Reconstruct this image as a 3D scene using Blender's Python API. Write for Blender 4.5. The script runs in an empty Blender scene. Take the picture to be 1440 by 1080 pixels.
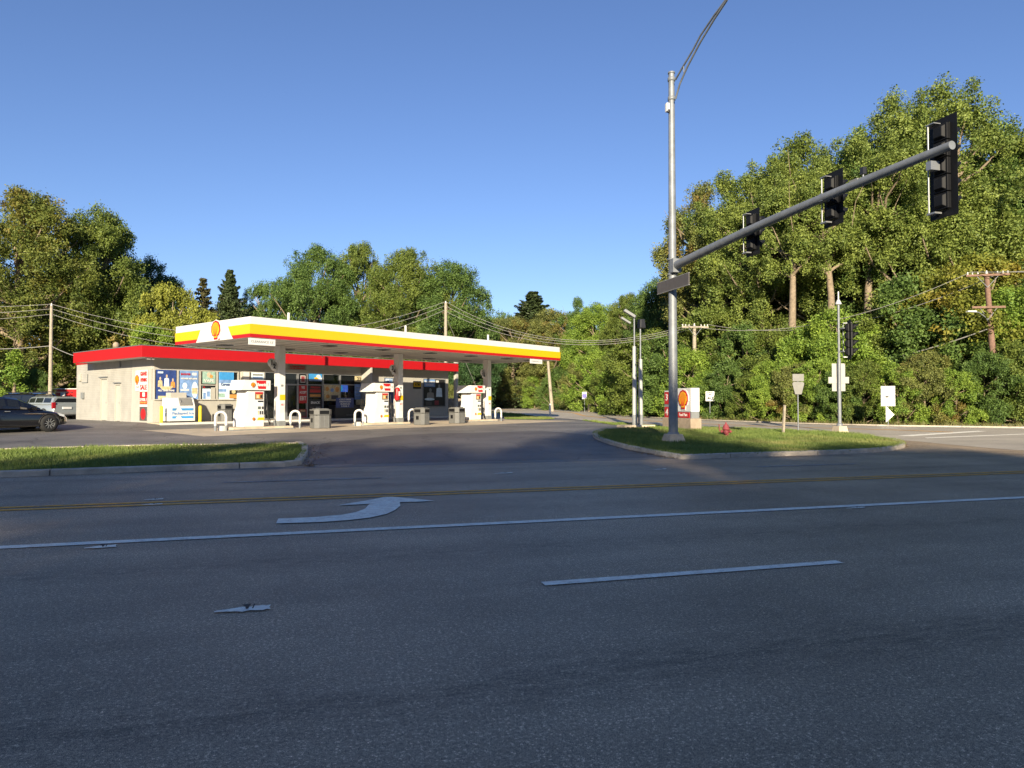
import bpy, bmesh, math, random
import numpy as np
from mathutils import Vector, Matrix

C = bpy.context.scene.collection
rad = math.radians
# ------------------------------------------------------------------ camera, sky, sun, exposure
SC = bpy.context.scene
cam_d = bpy.data.cameras.new('camera'); cam = bpy.data.objects.new('camera', cam_d); C.objects.link(cam)
EYE = 1.6
PITCH = math.atan(23/980)
cam.location = (0, 0, EYE); cam.rotation_euler = (math.pi/2 + PITCH, 0, 0)
cam_d.sensor_width = 36; cam_d.lens = 24.5; cam_d.clip_start = .05; cam_d.clip_end = 3000
SC.camera = cam
SUN_EL = rad(17.5)
SUN_H = (-.0606, -.9985)                       # towards the sun: straight behind the viewer
W = bpy.data.worlds.new('World'); SC.world = W; W.use_nodes = True
wn = W.node_tree.nodes; wl = W.node_tree.links
bg = wn['Background']; bg.inputs['Strength'].default_value = .078
sky = wn.new('ShaderNodeTexSky'); sky.sky_type = 'NISHITA'; sky.sun_disc = False
sky.sun_elevation = SUN_EL; sky.sun_rotation = math.pi + math.asin(.0606)
sky.air_density = 1.0; sky.dust_density = .15; sky.ozone_density = 3.2
tint = wn.new('ShaderNodeMix'); tint.data_type = 'RGBA'; tint.blend_type = 'MULTIPLY'; tint.inputs[0].default_value = 1
tint.inputs[7].default_value = (.845, .855, 1.04, 1); wl.new(sky.outputs[0], tint.inputs[6]); wl.new(tint.outputs[2], bg.inputs['Color'])
sun_d = bpy.data.lights.new('sun', 'SUN'); sun_d.energy = 5.0; sun_d.angle = rad(.5); sun_d.color = (1, .87, .65)
sun = bpy.data.objects.new('sun', sun_d); C.objects.link(sun)
sun.rotation_euler = Vector((SUN_H[0]*math.cos(SUN_EL), SUN_H[1]*math.cos(SUN_EL), math.sin(SUN_EL))).to_track_quat('Z', 'Y').to_euler()
SC.view_settings.view_transform = 'Standard'; SC.view_settings.look = 'None'
SC.view_settings.exposure = 1.0; SC.view_settings.gamma = 1
SC.cycles.max_bounces = 6; SC.cycles.diffuse_bounces = 3; SC.cycles.glossy_bounces = 3
SC.cycles.transparent_max_bounces = 8; SC.cycles.transmission_bounces = 4
SC.cycles.use_denoising = True

# ------------------------------------------------------------------ ground shape and pixel rays
RD = (math.sin(rad(74.4)), math.cos(rad(74.4)))      # direction of the main road
RN = (-RD[1], RD[0])                                 # across it, away from the viewer
TH = rad(50.6); DD = (math.cos(TH), math.sin(TH)); NN = (-DD[1], DD[0])   # along / behind the canopy front
P0 = (-10.63, 28.25)                                 # nearest canopy corner on the ground
def S(x, y): return x*RN[0] + y*RN[1]
def RS(r, s): return (RD[0]*r + RN[0]*s, RD[1]*r + RN[1]*s)
def AB(a, b): return (P0[0] + a*DD[0] + b*NN[0], P0[1] + a*DD[1] + b*NN[1])
def Bc(x, y): return (x-P0[0])*NN[0] + (y-P0[1])*NN[1]
SK = np.linspace(18.5, 30, 9); BK = np.array([6.5, 7.5, 8.5, 9.5, 10.5, 21.5, 25])
def sm(t): t = min(1, max(0, t)); return t*t*(3-2*t)
SZ = [.25*sm((k-18.5)/11.5) for k in SK]; BZ = [.2*sm((k-6.5)/4) for k in BK[:6]] + [.0]
def hgt(x, y): return float(np.interp(S(x, y), SK, SZ) + np.interp(Bc(x, y), BK, BZ))
def ray(u, v):
    a = (u-720)/980; b = -(v-540)/980; c, s = math.cos(PITCH), math.sin(PITCH)
    return Vector((a, c - b*s, s + b*c))
E0 = Vector((0, 0, EYE))
def G(u, v, dz=0):
    d = ray(u, v); z = 0.
    for i in range(80):
        t = (z + dz - EYE)/d.z; z = .5*z + .5*hgt(d.x*t, d.y*t)
    return Vector((d.x*t, d.y*t, z + dz))
def on_plane(u, v, p, n):
    d = ray(u, v); n = Vector(n); t = (Vector(p) - E0).dot(n)/d.dot(n); return E0 + d*t
def atY(u, v, Y): d = ray(u, v); return E0 + d*(Y/d.y)
def px(pts): return [G(u, v)[:2] for u, v in pts]
def zat(v, Y): return atY(720, v, Y).z

# ------------------------------------------------------------------ materials
MATS = {}
def mat(name, col, rough=.6, metal=0, spec=.5, var=.12, nscale=6, bump=0, bscale=40, emit=None, coat=0):
    if name in MATS: return MATS[name]
    m = bpy.data.materials.new(name); m.use_nodes = True; n = m.node_tree.nodes; l = m.node_tree.links
    p = n['Principled BSDF']; p.inputs['Roughness'].default_value = rough; p.inputs['Metallic'].default_value = metal
    p.inputs['Specular IOR Level'].default_value = spec; p.inputs['Coat Weight'].default_value = coat
    tc = n.new('ShaderNodeTexCoord')
    if var:
        t = n.new('ShaderNodeTexNoise'); t.inputs['Scale'].default_value = nscale; t.inputs['Detail'].default_value = 6; t.inputs['Roughness'].default_value = .65
        l.new(tc.outputs['Object'], t.inputs['Vector'])
        r = n.new('ShaderNodeValToRGB'); r.color_ramp.elements[0].position = .3; r.color_ramp.elements[1].position = .7
        r.color_ramp.elements[0].color = (*[c*(1-var) for c in col], 1); r.color_ramp.elements[1].color = (*[min(1, c*(1+var)) for c in col], 1)
        l.new(t.outputs['Fac'], r.inputs['Fac']); l.new(r.outputs['Color'], p.inputs['Base Color'])
    else: p.inputs['Base Color'].default_value = (*col, 1)
    if bump:
        t2 = n.new('ShaderNodeTexNoise'); t2.inputs['Scale'].default_value = bscale; t2.inputs['Detail'].default_value = 5
        l.new(tc.outputs['Object'], t2.inputs['Vector'])
        b = n.new('ShaderNodeBump'); b.inputs['Strength'].default_value = bump; b.inputs['Distance'].default_value = .02
        l.new(t2.outputs['Fac'], b.inputs['Height']); l.new(b.outputs['Normal'], p.inputs['Normal'])
    if emit:
        p.inputs['Emission Color'].default_value = (*col, 1); p.inputs['Emission Strength'].default_value = emit
    MATS[name] = m; return m

def asphalt(name, base, warm=(1, 1, 1), bands=(), speck=.6, patch=.25, seams=False):
    """grey aggregate with worn wheel bands that run along the main road"""
    m = bpy.data.materials.new(name); m.use_nodes = True; n = m.node_tree.nodes; l = m.node_tree.links
    p = n['Principled BSDF']; p.inputs['Roughness'].default_value = .62; p.inputs['Specular IOR Level'].default_value = .5
    tc = n.new('ShaderNodeTexCoord')
    mp = n.new('ShaderNodeMapping'); mp.inputs['Rotation'].default_value = (0, 0, -math.atan2(RD[1], RD[0]))
    l.new(tc.outputs['Object'], mp.inputs['Vector'])
    def noise(scale, det, vec=None, rough=.6, sc=None):
        t = n.new('ShaderNodeTexNoise'); t.inputs['Scale'].default_value = scale; t.inputs['Detail'].default_value = det; t.inputs['Roughness'].default_value = rough
        src = mp.outputs[0]
        if sc:
            q = n.new('ShaderNodeMapping'); q.inputs['Scale'].default_value = sc; l.new(src, q.inputs[0]); src = q.outputs[0]
        l.new(src, t.inputs['Vector']); return t.outputs['Fac']
    def math_(op, a, b):
        q = n.new('ShaderNodeMath'); q.operation = op
        for i, k in enumerate((a, b)):
            if isinstance(k, (int, float)): q.inputs[i].default_value = k
            else: l.new(k, q.inputs[i])
        return q.outputs[0]
    def rng(v, a, b, c, d):
        q = n.new('ShaderNodeMapRange'); l.new(v, q.inputs['Value'])
        for k, x in zip(('From Min', 'From Max', 'To Min', 'To Max'), (a, b, c, d)): q.inputs[k].default_value = x
        return q.outputs[0]
    g1 = noise(190, 2, rough=.75); g2 = noise(48, 3); big = noise(.35, 4); str_ = noise(1.2, 5, sc=(.12, 1.6, 1))
    f = rng(g1, .35, .65, 1-speck, 1+speck)
    f = math_('MULTIPLY', f, rng(g2, .35, .65, 1-.35*speck, 1+.35*speck))
    f = math_('MULTIPLY', f, rng(big, .3, .7, 1-patch, 1+patch))
    f = math_('MULTIPLY', f, rng(str_, .3, .7, .88, 1.1))
    vor = n.new('ShaderNodeTexVoronoi'); vor.inputs['Scale'].default_value = 95; l.new(mp.outputs[0], vor.inputs['Vector'])
    sep = n.new('ShaderNodeSeparateXYZ'); l.new(vor.outputs['Color'], sep.inputs[0])
    f = math_('MULTIPLY', f, rng(sep.outputs[0], .8, 1, 1, 1.0+speck*1.1))
    if bands:
        sx = n.new('ShaderNodeSeparateXYZ'); l.new(mp.outputs[0], sx.inputs[0])
        wob = rng(noise(.35, 3), .2, .8, -.16, .16)
        yy = math_('ADD', sx.outputs[1], wob)
        brk = noise(9, 7, sc=(.33, 1.1, 1), rough=.8)
        for (s0, w, amt) in bands:
            d = math_('ABSOLUTE', math_('SUBTRACT', yy, s0), 0)
            k = rng(d, 0, w, 1, 0)
            k = math_('MULTIPLY', k, rng(brk, .42, .60, .12, 1.35))
            f = math_('MULTIPLY', f, math_('SUBTRACT', 1, math_('MULTIPLY', k, amt)))
    if seams:                                            # tar filled cracks
        v2 = n.new('ShaderNodeTexVoronoi'); v2.feature = 'DISTANCE_TO_EDGE'; v2.inputs['Scale'].default_value = .28
        q = n.new('ShaderNodeVectorMath'); q.operation = 'ADD'; nn_ = n.new('ShaderNodeTexNoise'); nn_.inputs['Scale'].default_value = 1.3; nn_.inputs['Detail'].default_value = 4
        l.new(mp.outputs[0], nn_.inputs[0]); l.new(mp.outputs[0], q.inputs[0]); l.new(nn_.outputs['Color'], q.inputs[1]); l.new(q.outputs[0], v2.inputs['Vector'])
        f = math_('MULTIPLY', f, rng(v2.outputs['Distance'], .003, .010, seams, 1))
    mx = n.new('ShaderNodeMix'); mx.data_type = 'RGBA'; mx.blend_type = 'MULTIPLY'; mx.inputs[0].default_value = 1
    mx.inputs[6].default_value = (*[base*w for w in warm], 1); l.new(f, mx.inputs[7]); l.new(mx.outputs[2], p.inputs['Base Color'])
    b = n.new('ShaderNodeBump'); b.inputs['Strength'].default_value = .5; b.inputs['Distance'].default_value = .006
    l.new(g1, b.inputs['Height']); l.new(b.outputs['Normal'], p.inputs['Normal'])
    MATS[name] = m; return m

def leafmat(name, lo, hi, trans=.3, autumn=None):
    m = bpy.data.materials.new(name); m.use_nodes = True; n = m.node_tree.nodes; l = m.node_tree.links
    p = n['Principled BSDF']; p.inputs['Roughness'].default_value = .55; p.inputs['Specular IOR Level'].default_value = .3
    ge = n.new('ShaderNodeNewGeometry'); r = n.new('ShaderNodeValToRGB')
    r.color_ramp.elements[0].color = (*lo, 1); r.color_ramp.elements[1].color = (*hi, 1)
    tc = n.new('ShaderNodeTexCoord'); t = n.new('ShaderNodeTexNoise'); t.inputs['Scale'].default_value = .45; t.inputs['Detail'].default_value = 3
    l.new(tc.outputs['Object'], t.inputs['Vector'])
    a = n.new('ShaderNodeMath'); a.operation = 'MULTIPLY_ADD'; l.new(ge.outputs['Random Per Island'], a.inputs[0]); a.inputs[1].default_value = .55
    sb = n.new('ShaderNodeMapRange'); sb.inputs[1].default_value = .3; sb.inputs[2].default_value = .7; sb.inputs[3].default_value = -.05; sb.inputs[4].default_value = .5
    l.new(t.outputs['Fac'], sb.inputs[0]); l.new(sb.outputs[0], a.inputs[2]); l.new(a.outputs[0], r.inputs['Fac'])
    col = r.outputs['Color']
    if autumn:
        t2 = n.new('ShaderNodeTexNoise'); t2.inputs['Scale'].default_value = .3; t2.inputs['Detail'].default_value = 3; l.new(tc.outputs['Object'], t2.inputs['Vector'])
        g = n.new('ShaderNodeMapRange'); g.inputs[1].default_value = .52; g.inputs[2].default_value = .68; g.inputs[4].default_value = .75; l.new(t2.outputs['Fac'], g.inputs[0])
        mx = n.new('ShaderNodeMix'); mx.data_type = 'RGBA'; l.new(g.outputs[0], mx.inputs[0]); l.new(col, mx.inputs[6]); mx.inputs[7].default_value = (*autumn, 1); col = mx.outputs[2]
    l.new(col, p.inputs['Base Color'])
    tr = n.new('ShaderNodeBsdfTranslucent'); l.new(col, tr.inputs['Color'])
    ms = n.new('ShaderNodeMixShader'); ms.inputs[0].default_value = trans
    l.new(p.outputs[0], ms.inputs[1]); l.new(tr.outputs[0], ms.inputs[2]); l.new(ms.outputs[0], n['Material Output'].inputs['Surface'])
    MATS[name] = m; return m

def brickmat(name, col, scale=1):
    m = bpy.data.materials.new(name); m.use_nodes = True; n = m.node_tree.nodes; l = m.node_tree.links
    p = n['Principled BSDF']; p.inputs['Roughness'].default_value = .75
    tc = n.new('ShaderNodeTexCoord'); sx = n.new('ShaderNodeSeparateXYZ'); cb = n.new('ShaderNodeCombineXYZ')
    ad = n.new('ShaderNodeMath'); ad.operation = 'ADD'
    l.new(tc.outputs['Object'], sx.inputs[0]); l.new(sx.outputs[0], ad.inputs[0]); l.new(sx.outputs[1], ad.inputs[1]); l.new(ad.outputs[0], cb.inputs[0]); l.new(sx.outputs[2], cb.inputs[1])
    b = n.new('ShaderNodeTexBrick'); b.inputs['Scale'].default_value = scale; b.inputs['Mortar Size'].default_value = .012
    b.inputs['Brick Width'].default_value = .4; b.inputs['Row Height'].default_value = .2
    b.inputs['Color1'].default_value = (*col, 1); b.inputs['Color2'].default_value = (*[c*.96 for c in col], 1); b.inputs['Mortar'].default_value = (*[c*.80 for c in col], 1)
    l.new(cb.outputs[0], b.inputs['Vector'])
    t = n.new('ShaderNodeTexNoise'); t.inputs['Scale'].default_value = 1.5; t.inputs['Detail'].default_value = 6; l.new(tc.outputs['Object'], t.inputs['Vector'])
    mr = n.new('ShaderNodeMapRange'); mr.inputs[1].default_value = .3; mr.inputs[2].default_value = .7; mr.inputs[3].default_value = .86; mr.inputs[4].default_value = 1.06; l.new(t.outputs['Fac'], mr.inputs[0])
    mx = n.new('ShaderNodeMix'); mx.data_type = 'RGBA'; mx.blend_type = 'MULTIPLY'; mx.inputs[0].default_value = 1; l.new(b.outputs['Color'], mx.inputs[6]); l.new(mr.outputs[0], mx.inputs[7])
    l.new(mx.outputs[2], p.inputs['Base Color'])
    bu = n.new('ShaderNodeBump'); bu.inputs['Strength'].default_value = .6; bu.inputs['Distance'].default_value = .01; bu.invert = True
    l.new(b.outputs['Fac'], bu.inputs['Height']); l.new(bu.outputs['Normal'], p.inputs['Normal'])
    MATS[name] = m; return m

def glassmat(name, tint, alpha=.35):
    m = bpy.data.materials.new(name); m.use_nodes = True; n = m.node_tree.nodes; l = m.node_tree.links
    p = n['Principled BSDF']; p.inputs['Roughness'].default_value = .04; p.inputs['Base Color'].default_value = (*tint, 1); p.inputs['Specular IOR Level'].default_value = .6
    tr = n.new('ShaderNodeBsdfTransparent'); tr.inputs[0].default_value = (.8, .85, .85, 1)
    ms = n.new('ShaderNodeMixShader'); ms.inputs[0].default_value = alpha
    l.new(tr.outputs[0], ms.inputs[1]); l.new(p.outputs[0], ms.inputs[2]); l.new(ms.outputs[0], n['Material Output'].inputs['Surface'])
    MATS[name] = m; return m

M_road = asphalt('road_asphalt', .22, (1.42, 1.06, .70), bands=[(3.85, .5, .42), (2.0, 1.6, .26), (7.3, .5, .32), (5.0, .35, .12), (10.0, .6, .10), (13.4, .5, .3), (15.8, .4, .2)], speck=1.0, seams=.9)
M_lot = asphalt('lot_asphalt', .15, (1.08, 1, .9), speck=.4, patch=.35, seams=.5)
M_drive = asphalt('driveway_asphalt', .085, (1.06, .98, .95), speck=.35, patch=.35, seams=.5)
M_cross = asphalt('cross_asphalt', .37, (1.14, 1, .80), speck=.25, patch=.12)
M_conc = mat('concrete', (.52, .43, .31), .85, var=.25, nscale=1.6, bump=.3)
M_kerb = mat('kerb_concrete', (.46, .40, .32), .9, var=.3, nscale=2.5, bump=.5, bscale=25)
M_line = mat('line_paint', (.96, .85, .70), .7, var=.22, nscale=9, bump=.2, bscale=120)
M_faint = mat('worn_paint', (.34, .335, .33), .8, var=.4, nscale=7)
M_yel = mat('yellow_paint', (.95, .38, .03), .75, var=.35, nscale=6)
M_cream = mat('cream_paint', (.43, .41, .36), .6, var=.06, nscale=2)
M_brick = brickmat('painted_brick', (.40, .385, .345), 2)
M_red = mat('red_panel', (.43, .008, .012), .38, var=.05, nscale=3)
M_red2 = mat('sign_red', (.46, .012, .015), .4, var=.04)
M_yellow = mat('yellow_panel', (.72, .44, .008), .4, var=.03)
M_embl = mat('emblem_yellow', (.80, .43, .01), .4, var=.05)
M_white = mat('white_panel', (.68, .67, .64), .42, var=.05, nscale=3)
M_ceil = mat('ceiling_panel', (.50, .485, .46), .6, var=.12, nscale=1.2)
M_grey = mat('grey_paint', (.20, .21, .21), .6, var=.12)
M_trash = mat('trash_grey', (.125, .125, .12), .6, var=.1)
M_dark = mat('dark_plastic', (.02, .02, .022), .45, var=.2)
M_black = mat('black_metal', (.006, .0065, .008), .6, spec=.25, var=.2)
M_alu = mat('aluminium', (.32, .33, .34), .45, metal=.6, var=.1)
M_galv = mat('galvanised_steel', (.22, .235, .25), .55, metal=.3, var=.2, nscale=4)
M_post = mat('white_enamel', (.62, .61, .58), .45, var=.08)
M_lpost = mat('shaded_pole_enamel', (.42, .42, .40), .5, var=.1)  # white enamel darkened: the lamp posts' partial shade is put into the colour
M_ybol = mat('bollard_yellow', (.85, .68, .02), .5, var=.06)
M_blue = mat('poster_blue', (.03, .06, .22), .35, var=.35, nscale=3)
M_blue2 = mat('poster_light_blue', (.18, .30, .55), .35, var=.4, nscale=4)
M_sky = mat('poster_sky', (.05, .28, .62), .35, var=.25, nscale=1.5)
M_ltb = mat('poster_pale', (.62, .74, .80), .4, var=.2, nscale=5)
M_purple = mat('sign_purple', (.12, .10, .42), .5, var=.1)
M_tan = mat('tan_stone', (.36, .28, .20), .85, var=.22, nscale=5, bump=.5)
M_wood = mat('weathered_wood', (.34, .29, .22), .85, var=.3, nscale=8, bump=.4, bscale=30)
M_woodr = mat('brown_pole_wood', (.20, .12, .085), .9, var=.3, nscale=8, bump=.4, bscale=30)
M_wire = mat('wire_rubber', (.26, .25, .23), .6, var=.1)
M_bark = mat('bark', (.24, .185, .125), .9, var=.35, nscale=5, bump=.8, bscale=12)
M_rust = mat('faded_red', (.24, .045, .05), .7, var=.3, nscale=9)
M_soil = mat('soil', (.09, .065, .04), .95, var=.4, nscale=3, bump=.6)
M_glass = glassmat('store_glass', (.015, .018, .02), .62)
M_cglass = mat('car_glass', (.012, .014, .016), .05, spec=.8, var=0)
M_tyre = mat('tyre_rubber', (.015, .015, .015), .8, var=.2)
M_tan2 = mat('poster_cream', (.55, .46, .26), .5, var=.4, nscale=8)
M_orange = mat('poster_orange', (.55, .26, .06), .5, var=.4, nscale=9)
M_skin = mat('poster_figure', (.55, .42, .30), .5, var=.35, nscale=9)
M_teal = mat('poster_teal', (.30, .45, .38), .5, var=.35, nscale=6)
M_screen = mat('lit_screen', (.10, .22, .9), .3, var=0, emit=2.2)
M_screen2 = mat('lit_screen_cyan', (.05, .5, .85), .3, var=0, emit=2.0)
M_lit = mat('lit_sign_white', (1, .9, .75), .3, var=0, emit=.9)
M_grn = mat('screen_dim', (.10, .12, .11), .25, var=.1)
M_brown = mat('brown_sign_back', (.09, .08, .075), .6, var=.15)
M_sback = mat('sign_back', (.27, .265, .245), .5, metal=.3, var=.1)

def chipped(m, under, lo, hi, scale):
    """worn paint: the road shows through in small chips and cracks"""
    n = m.node_tree.nodes; l = m.node_tree.links; p = n['Principled BSDF']; src = p.inputs['Base Color'].links[0].from_socket
    tc = n.new('ShaderNodeTexCoord'); t = n.new('ShaderNodeTexNoise'); t.inputs['Scale'].default_value = scale; t.inputs['Detail'].default_value = 8; t.inputs['Roughness'].default_value = .8; l.new(tc.outputs['Object'], t.inputs['Vector'])
    v = n.new('ShaderNodeTexVoronoi'); v.feature = 'DISTANCE_TO_EDGE'; v.inputs['Scale'].default_value = scale*.35; q = n.new('ShaderNodeVectorMath'); l.new(tc.outputs['Object'], q.inputs[0]); l.new(t.outputs['Color'], q.inputs[1]); l.new(q.outputs[0], v.inputs['Vector'])
    r = n.new('ShaderNodeMapRange'); r.inputs[1].default_value = lo; r.inputs[2].default_value = hi; l.new(t.outputs['Fac'], r.inputs[0])
    c = n.new('ShaderNodeMapRange'); c.inputs[1].default_value = .006; c.inputs[2].default_value = .02; c.inputs[3].default_value = .6; c.inputs[4].default_value = 0; l.new(v.outputs['Distance'], c.inputs[0])
    mxx = n.new('ShaderNodeMath'); mxx.operation = 'MAXIMUM'; l.new(r.outputs[0], mxx.inputs[0]); l.new(c.outputs[0], mxx.inputs[1])
    mx = n.new('ShaderNodeMix'); mx.data_type = 'RGBA'; l.new(mxx.outputs[0], mx.inputs[0]); l.new(src, mx.inputs[6]); mx.inputs[7].default_value = (*under, 1); l.new(mx.outputs[2], p.inputs['Base Color'])
chipped(M_line, (.20, .18, .15), .60, .70, 5); chipped(M_yel, (.20, .18, .15), .52, .64, 5); chipped(M_faint, (.22, .18, .15), .48, .6, 4)
# ------------------------------------------------------------------ mesh building
class MB:
    def __init__(s): s.v = []; s.f = []; s.m = []; s.sm = []; s.mats = []
    def mi(s, m):
        if m not in s.mats: s.mats.append(m)
        return s.mats.index(m)
    def add(s, vs, fs, m, smooth=False):
        o = len(s.v); s.v += [tuple(v) for v in vs]; k = s.mi(m)
        for f in fs: s.f.append([i+o for i in f]); s.m.append(k); s.sm.append(smooth)
        return s
    def box(s, x0, x1, y0, y1, z0, z1, m, M=None):
        vs = [Vector((x, y, z)) for x in (x0, x1) for y in (y0, y1) for z in (z0, z1)]
        if M: vs = [M @ v for v in vs]
        return s.add(vs, [(0, 1, 3, 2), (4, 6, 7, 5), (0, 4, 5, 1), (2, 3, 7, 6), (0, 2, 6, 4), (1, 5, 7, 3)], m)
    def hexa(s, lo, hi, m):            # two matching quads
        return s.add(list(lo)+list(hi), [(3, 2, 1, 0), (4, 5, 6, 7)] + [(i, (i+1) % 4, (i+1) % 4+4, i+4) for i in range(4)], m)
    def prism(s, poly, y0, y1, m, axes='xz', M=None, sub=None):
        n = len(poly); vs = []
        for y in (y0, y1):
            for p, q in poly:
                v = {'xz': (p, y, q), 'yz': (y, p, q), 'xy': (p, q, y)}[axes]; vs.append(Vector(v))
        if M: vs = [M @ v for v in vs]
        return s.add(vs, [tuple(range(n)), tuple(range(2*n-1, n-1, -1))] + [(i, i+n, (i+1) % n+n, (i+1) % n) for i in range(n)], m)
    def tube(s, pts, r, m, n=8, cap=True):
        pts = [Vector(p) for p in pts]; k = len(pts); rs = r if isinstance(r, (list, tuple)) else [r]*k
        vs = []; prev = None
        for i, p in enumerate(pts):
            t = (pts[min(i+1, k-1)] - pts[max(i-1, 0)]).normalized()
            if prev is None:
                a = Vector((0, 0, 1)) if abs(t.z) < .9 else Vector((1, 0, 0)); x = t.cross(a).normalized()
            else: x = (prev - t*prev.dot(t)).normalized()
            prev = x; y = t.cross(x)
            for j in range(n):
                q = 2*math.pi*j/n; vs.append(p + (x*math.cos(q) + y*math.sin(q))*rs[i])
        fs = [(i*n+j, i*n+(j+1) % n, (i+1)*n+(j+1) % n, (i+1)*n+j) for i in range(k-1) for j in range(n)]
        s.add(vs, fs, m, True)
        if cap: s.add(vs[:n], [tuple(range(n-1, -1, -1))], m); s.add(vs[-n:], [tuple(range(n))], m)
        return s
    def lathe(s, prof, m, c=(0, 0, 0), n=16, axis='z', smooth=True):
        vs = []
        for r, h in prof:
            for j in range(n):
                q = 2*math.pi*j/n; a, b = r*math.cos(q), r*math.sin(q)
                vs.append({'z': (c[0]+a, c[1]+b, c[2]+h), 'x': (c[0]+h, c[1]+a, c[2]+b), 'y': (c[0]+a, c[1]+h, c[2]+b)}[axis])
        k = len(prof)
        return s.add(vs, [(i*n+j, i*n+(j+1) % n, (i+1)*n+(j+1) % n, (i+1)*n+j) for i in range(k-1) for j in range(n)], m, smooth)
    def loft(s, rings, m, cap=True, smooth=True):
        n = len(rings[0]); vs = [p for r in rings for p in r]
        s.add(vs, [(i*n+j, i*n+(j+1) % n, (i+1)*n+(j+1) % n, (i+1)*n+j) for i in range(len(rings)-1) for j in range(n)], m, smooth)
        if cap: s.add(rings[0], [tuple(range(n-1, -1, -1))], m); s.add(rings[-1], [tuple(range(n))], m)
        return s
    def mesh(s, name):
        me = bpy.data.meshes.new(name); me.from_pydata(s.v, [], s.f)
        for m in s.mats: me.materials.append(m)
        me.polygons.foreach_set('material_index', s.m); me.polygons.foreach_set('use_smooth', s.sm)
        bm = bmesh.new(); bm.from_mesh(me); bmesh.ops.recalc_face_normals(bm, faces=bm.faces); bm.to_mesh(me); bm.free()
        return me
    def build(s, name, parent=None, bevel=0, loc=None, seg=2):
        o = bpy.data.objects.new(name, s.mesh(name)); C.objects.link(o)
        if parent: o.parent = parent
        if loc: o.location = loc
        if bevel:
            b = o.modifiers.new('edges', 'BEVEL'); b.width = bevel; b.segments = seg; b.limit_method = 'ANGLE'; b.angle_limit = rad(40); b.harden_normals = False
        return o
def tag(o, label=None, cat=None, group=None, kind=None):
    if label: o['label'] = label
    if cat: o['category'] = cat
    if group: o['group'] = group
    if kind: o['kind'] = kind
    return o
def thing(name, label, cat, loc=(0, 0, 0), rz=0, group=None):
    o = bpy.data.objects.new(name, None); o.empty_display_size = .2; C.objects.link(o); o.location = loc; o.rotation_euler = (0, 0, rz)
    return tag(o, label, cat, group)
def copy_tree(o, parent=None):
    c = o.copy(); C.objects.link(c)
    if parent: c.parent = parent
    for ch in list(o.children): copy_tree(ch, c)
    return c
def text(parent, body, size, m, loc, rot=(math.pi/2, 0, 0), align='CENTER', ext=.004, name='lettering', sx=1, fit=None, bold=0):
    cu = bpy.data.curves.new('t', 'FONT'); cu.body = body; cu.size = size; cu.align_x = align; cu.align_y = 'CENTER'; cu.extrude = ext; cu.resolution_u = 3; cu.offset = bold
    t = bpy.data.objects.new('t', cu); C.objects.link(t)
    me = bpy.data.meshes.new_from_object(t); bpy.data.objects.remove(t); bpy.data.curves.remove(cu)
    if fit:
        xs = [v.co.x for v in me.vertices]; sx = fit/max(1e-4, max(xs)-min(xs))
    for v in me.vertices: v.co.x *= sx
    me.materials.clear(); me.materials.append(m); me.name = name
    o = bpy.data.objects.new(name, me); C.objects.link(o); o.parent = parent; o.location = loc; o.rotation_euler = rot
    return o
def shell_poly(s=1.0):
    R = [(-.17, -.5), (-.2, -.33), (-.36, -.27), (-.43, -.12)]
    for i in range(13):
        q = math.pi*(1.06 - 1.12*i/12); k = 1.0 + .025*math.cos(i*math.pi)
        R.append((.5*math.cos(q)*k*.96, .02 + .47*math.sin(q)*k))
    R += [(.43, -.12), (.36, -.27), (.2, -.33), (.17, -.5)]
    return [(x*s, z*s) for x, z in R]
def emblem(parent, size, loc, rz=0, name='emblem'):
    """scallop shaped fuel emblem: red rim, yellow face, red ribs; faces local -y"""
    b = MB(); b.prism([(x*1.12, z*1.1) for x, z in shell_poly(size)], -.0, -.02, M_white)
    b.prism(shell_poly(size), -.021, -.04, M_red2)
    b.prism([(x*.80, z*.82) for x, z in shell_poly(size)], -.041, -.05, M_embl)
    for i in range(7):
        q = rad(90 + (i-3)*19); x1, z1 = .40*math.cos(q)*size, (.03 + .34*math.sin(q))*size
        x0, z0 = .10*math.cos(q)*size, -.34*size; w = .010*size
        b.prism([(x0-w, z0), (x0+w, z0), (x1+w, z1), (x1-w, z1)], -.051, -.056, M_red2)
    o = b.build(name, parent, loc=loc); o.rotation_euler = (0, 0, rz); return o
# ------------------------------------------------------------------ ground, roads, kerbs
def sheet(name, pts, m, dz, kind='structure', parent=None):
    bm = bmesh.new(); f = bm.faces.new([bm.verts.new((x, y, 0)) for x, y in pts])
    bmesh.ops.triangulate(bm, faces=[f])
    for k in SK:
        bmesh.ops.bisect_plane(bm, geom=bm.verts[:]+bm.edges[:]+bm.faces[:], plane_co=(RN[0]*k, RN[1]*k, 0), plane_no=(RN[0], RN[1], 0))
    for k in BK:
        x, y = AB(0, k); bmesh.ops.bisect_plane(bm, geom=bm.verts[:]+bm.edges[:]+bm.faces[:], plane_co=(x, y, 0), plane_no=(NN[0], NN[1], 0))
    for v in bm.verts: v.co.z = hgt(v.co.x, v.co.y) + dz
    bmesh.ops.recalc_face_normals(bm, faces=bm.faces)
    for f in bm.faces:
        if f.normal.z < 0: f.normal_flip()
    me = bpy.data.meshes.new(name); bm.to_mesh(me); bm.free(); me.materials.append(m)
    o = bpy.data.objects.new(name, me); C.objects.link(o)
    if kind: o['kind'] = kind
    if parent: o.parent = parent
    return o
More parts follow.
